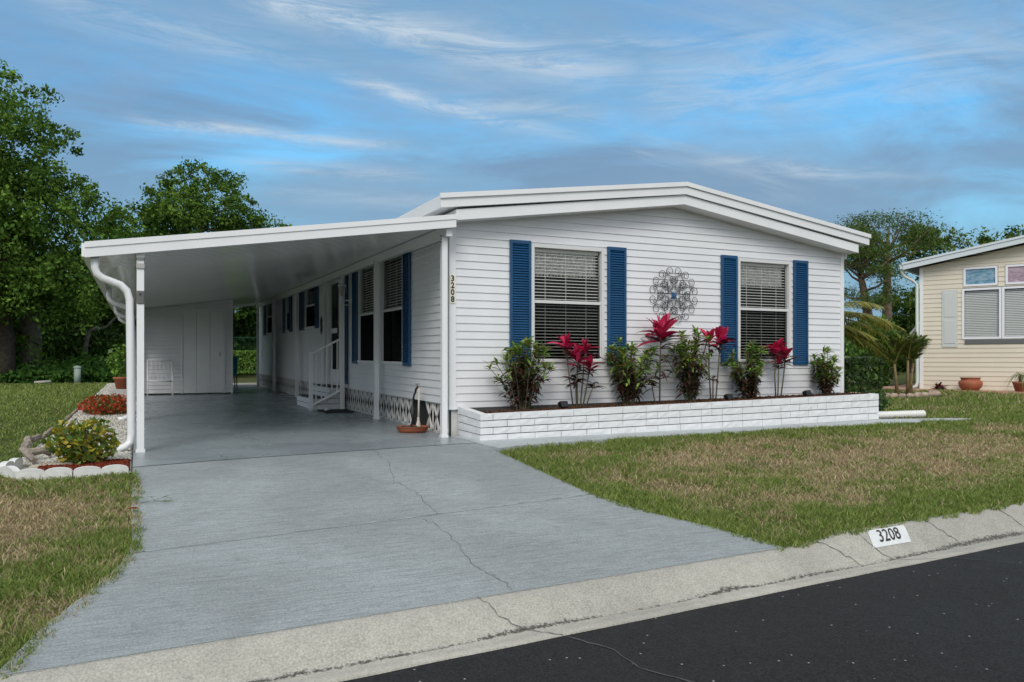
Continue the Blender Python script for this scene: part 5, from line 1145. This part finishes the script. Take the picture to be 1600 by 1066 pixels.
def rng_(v, a, b_, lo=0, hi=1):
    n = N.new('ShaderNodeMapRange'); n.interpolation_type = 'SMOOTHSTEP'; n.inputs['From Min'].default_value = a; n.inputs['From Max'].default_value = b_; n.inputs['To Min'].default_value = lo; n.inputs['To Max'].default_value = hi; L.new(v, n.inputs['Value']); return n.outputs[0]
def mixc(f, a, b_):
    n = N.new('ShaderNodeMix'); n.data_type = 'RGBA'; L.new(f, n.inputs['Factor'])
    for s, v in (('A', a), ('B', b_)):
        if isinstance(v, tuple): n.inputs[s].default_value = (*v, 1)
        else: L.new(v, n.inputs[s])
    return n.outputs['Result']
tint = N.new('ShaderNodeMix'); tint.data_type = 'RGBA'; tint.blend_type = 'MULTIPLY'; tint.inputs['Factor'].default_value = 1; L.new(hs.outputs[0], tint.inputs['A']); tint.inputs['B'].default_value = (.52, 1.0, 1.16, 1)
big = rng_(nz_(.55, (3.1, 1.7, 0), (1, 1.5, 1), .42, 7, .60, .7), .38, .62, 0, .85)
grey = rng_(nz_(.8, (9.1, 4.2, 0), (.8, 1.8, 1), .42, 8, .62, .6), .42, .64, 0, .8)
strk = mth('MULTIPLY', rng_(nz_(1.1, (1.3, 7.5, 0), (.45, 2.6, 1), .30, 9, .66, .9), .50, .72, 0, 1), rng_(nz_(.5, (5.3, 2.5, 0), (1, 1, 1), 0, 2, .5, 0), .40, .60, 0, 1))
c1 = mixc(big, tint.outputs['Result'], (1.45, 2.55, 3.75)); c2 = mixc(grey, c1, (1.25, 2.0, 3.05)); c3 = mixc(mth('MULTIPLY', strk, .7), c2, (2.9, 3.7, 4.5))
azm = mth('ARCTAN2', sep.outputs[0], sep.outputs[1]); hyp = mth('SQRT', mth('ADD', mth('MULTIPLY', sep.outputs[0], sep.outputs[0]), mth('MULTIPLY', sep.outputs[1], sep.outputs[1]))); te = mth('DIVIDE', sep.outputs[2], mth('MAXIMUM', hyp, .01))
cb2 = N.new('ShaderNodeCombineXYZ'); L.new(azm, cb2.inputs[0]); L.new(te, cb2.inputs[1])
def nzs(scale, sc, loc, rough=.65, dist=.6):
    mp = N.new('ShaderNodeMapping'); mp.inputs['Scale'].default_value = sc; mp.inputs['Location'].default_value = loc; L.new(cb2.outputs[0], mp.inputs[0])
    n = N.new('ShaderNodeTexNoise'); n.inputs['Scale'].default_value = scale; n.inputs['Detail'].default_value = 9; n.inputs['Roughness'].default_value = rough; n.inputs['Distortion'].default_value = dist; L.new(mp.outputs[0], n.inputs['Vector']); return n.outputs['Fac']
wob = mth('SUBTRACT', nzs(3.0, (1.5, 3, 1), (2, 5, 0), .6, .4), .5); tex = nzs(5.5, (1.0, 7.0, 1), (7, 1, 0), .72, 1.0); tex2 = nzs(2.6, (1.2, 3.5, 1), (3, 9, 0), .6, .5)
def streak(a0, a1, t0, t1, wd, amp, wa=.035):
    a0, a1 = R(a0), R(a1); k = (t1-t0)/(a1-a0)
    ctr = mth('ADD', mth('MULTIPLY', mth('SUBTRACT', azm, a0), k), t0); dd = mth('DIVIDE', mth('SUBTRACT', mth('ADD', te, mth('MULTIPLY', wob, wa)), ctr), wd)
    g_ = mth('DIVIDE', 1.0, mth('ADD', 1.0, mth('POWER', mth('ABSOLUTE', dd), 2.6)))
    fade = mth('MULTIPLY', rng_(azm, a0-.04, a0+.06), rng_(azm, a1-.12, a1+.08, 1, 0))
    return mth('MULTIPLY', mth('MULTIPLY', g_, fade), mth('MULTIPLY', rng_(tex, .32, .66), amp))
tot = None
for q in ((0, 18, .272, .268, .006, .95), (6, 20, .236, .232, .006, .7), (13, 29, .352, .286, .008, .9), (6, 34, .446, .362, .020, 1.0), (-6, 12, .40, .37, .018, .45), (39, 52, .246, .212, .007, .8), (20, 33, .33, .31, .010, .5), (30, 46, .40, .385, .012, .5), (34, 60, .34, .33, .04, .5), (8, 24, .205, .20, .008, .45)):
    v = streak(*q); tot = v if tot is None else mth('MAXIMUM', tot, v)
c3 = mixc(mth('MULTIPLY', rng_(tex2, .46, .66), .45), c3, (1.6, 2.5, 3.7))
c3 = mixc(tot, c3, (3.6, 4.3, 5.0))
hz = rng_(sep.outputs[2], .04, .30, .9, 0); c3 = mixc(hz, c3, (1.55, 2.5, 3.45)); over_fill = rng_(sep.outputs[2], .44, .62); c3 = mixc(over_fill, c3, (5.3, 5.5, 5.7))  # horizon haze; bright neutral cloud added overhead, above the frame, as fill light
rear_fill = rng_(mth('ADD', mth('MULTIPLY', sep.outputs[0], -.43), mth('MULTIPLY', sep.outputs[1], -.90)), .0, .6); c3 = mixc(mth('MULTIPLY', rear_fill, .85), c3, (6.6, 6.9, 7.2))  # unseen sky behind the camera, whitened to add light on front and carport
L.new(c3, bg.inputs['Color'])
sl = bpy.data.lights.new('sun', 'SUN'); sl.energy = 1.15; sl.angle = R(25); sl.color = (1, .95, .88)
so = bpy.data.objects.new('sun', sl); COL.objects.link(so)
az = R(SUN_AZ); d = Vector((-math.sin(az)*math.cos(R(SUN_EL)), -math.cos(az)*math.cos(R(SUN_EL)), -math.sin(R(SUN_EL)))); so.rotation_euler = d.to_track_quat('-Z', 'Y').to_euler()
cam = bpy.data.cameras.new('camera'); co = bpy.data.objects.new('camera', cam); COL.objects.link(co)
co.location = (-3.65, -9.55, 1.0); co.rotation_euler = (PI/2, 0, -R(25.4)); cam.sensor_width = 36; cam.lens = 1233/1600*36; cam.shift_y = 30/1600; cam.clip_end = 600; cam.clip_start = .05
S.camera = co
S.cycles.max_bounces = 8; S.cycles.diffuse_bounces = 4; S.cycles.glossy_bounces = 3; S.cycles.transmission_bounces = 4; S.cycles.transparent_max_bounces = 8
S.view_settings.view_transform = 'Standard'; S.view_settings.look = 'None'; S.view_settings.exposure = .62; S.view_settings.gamma = 1
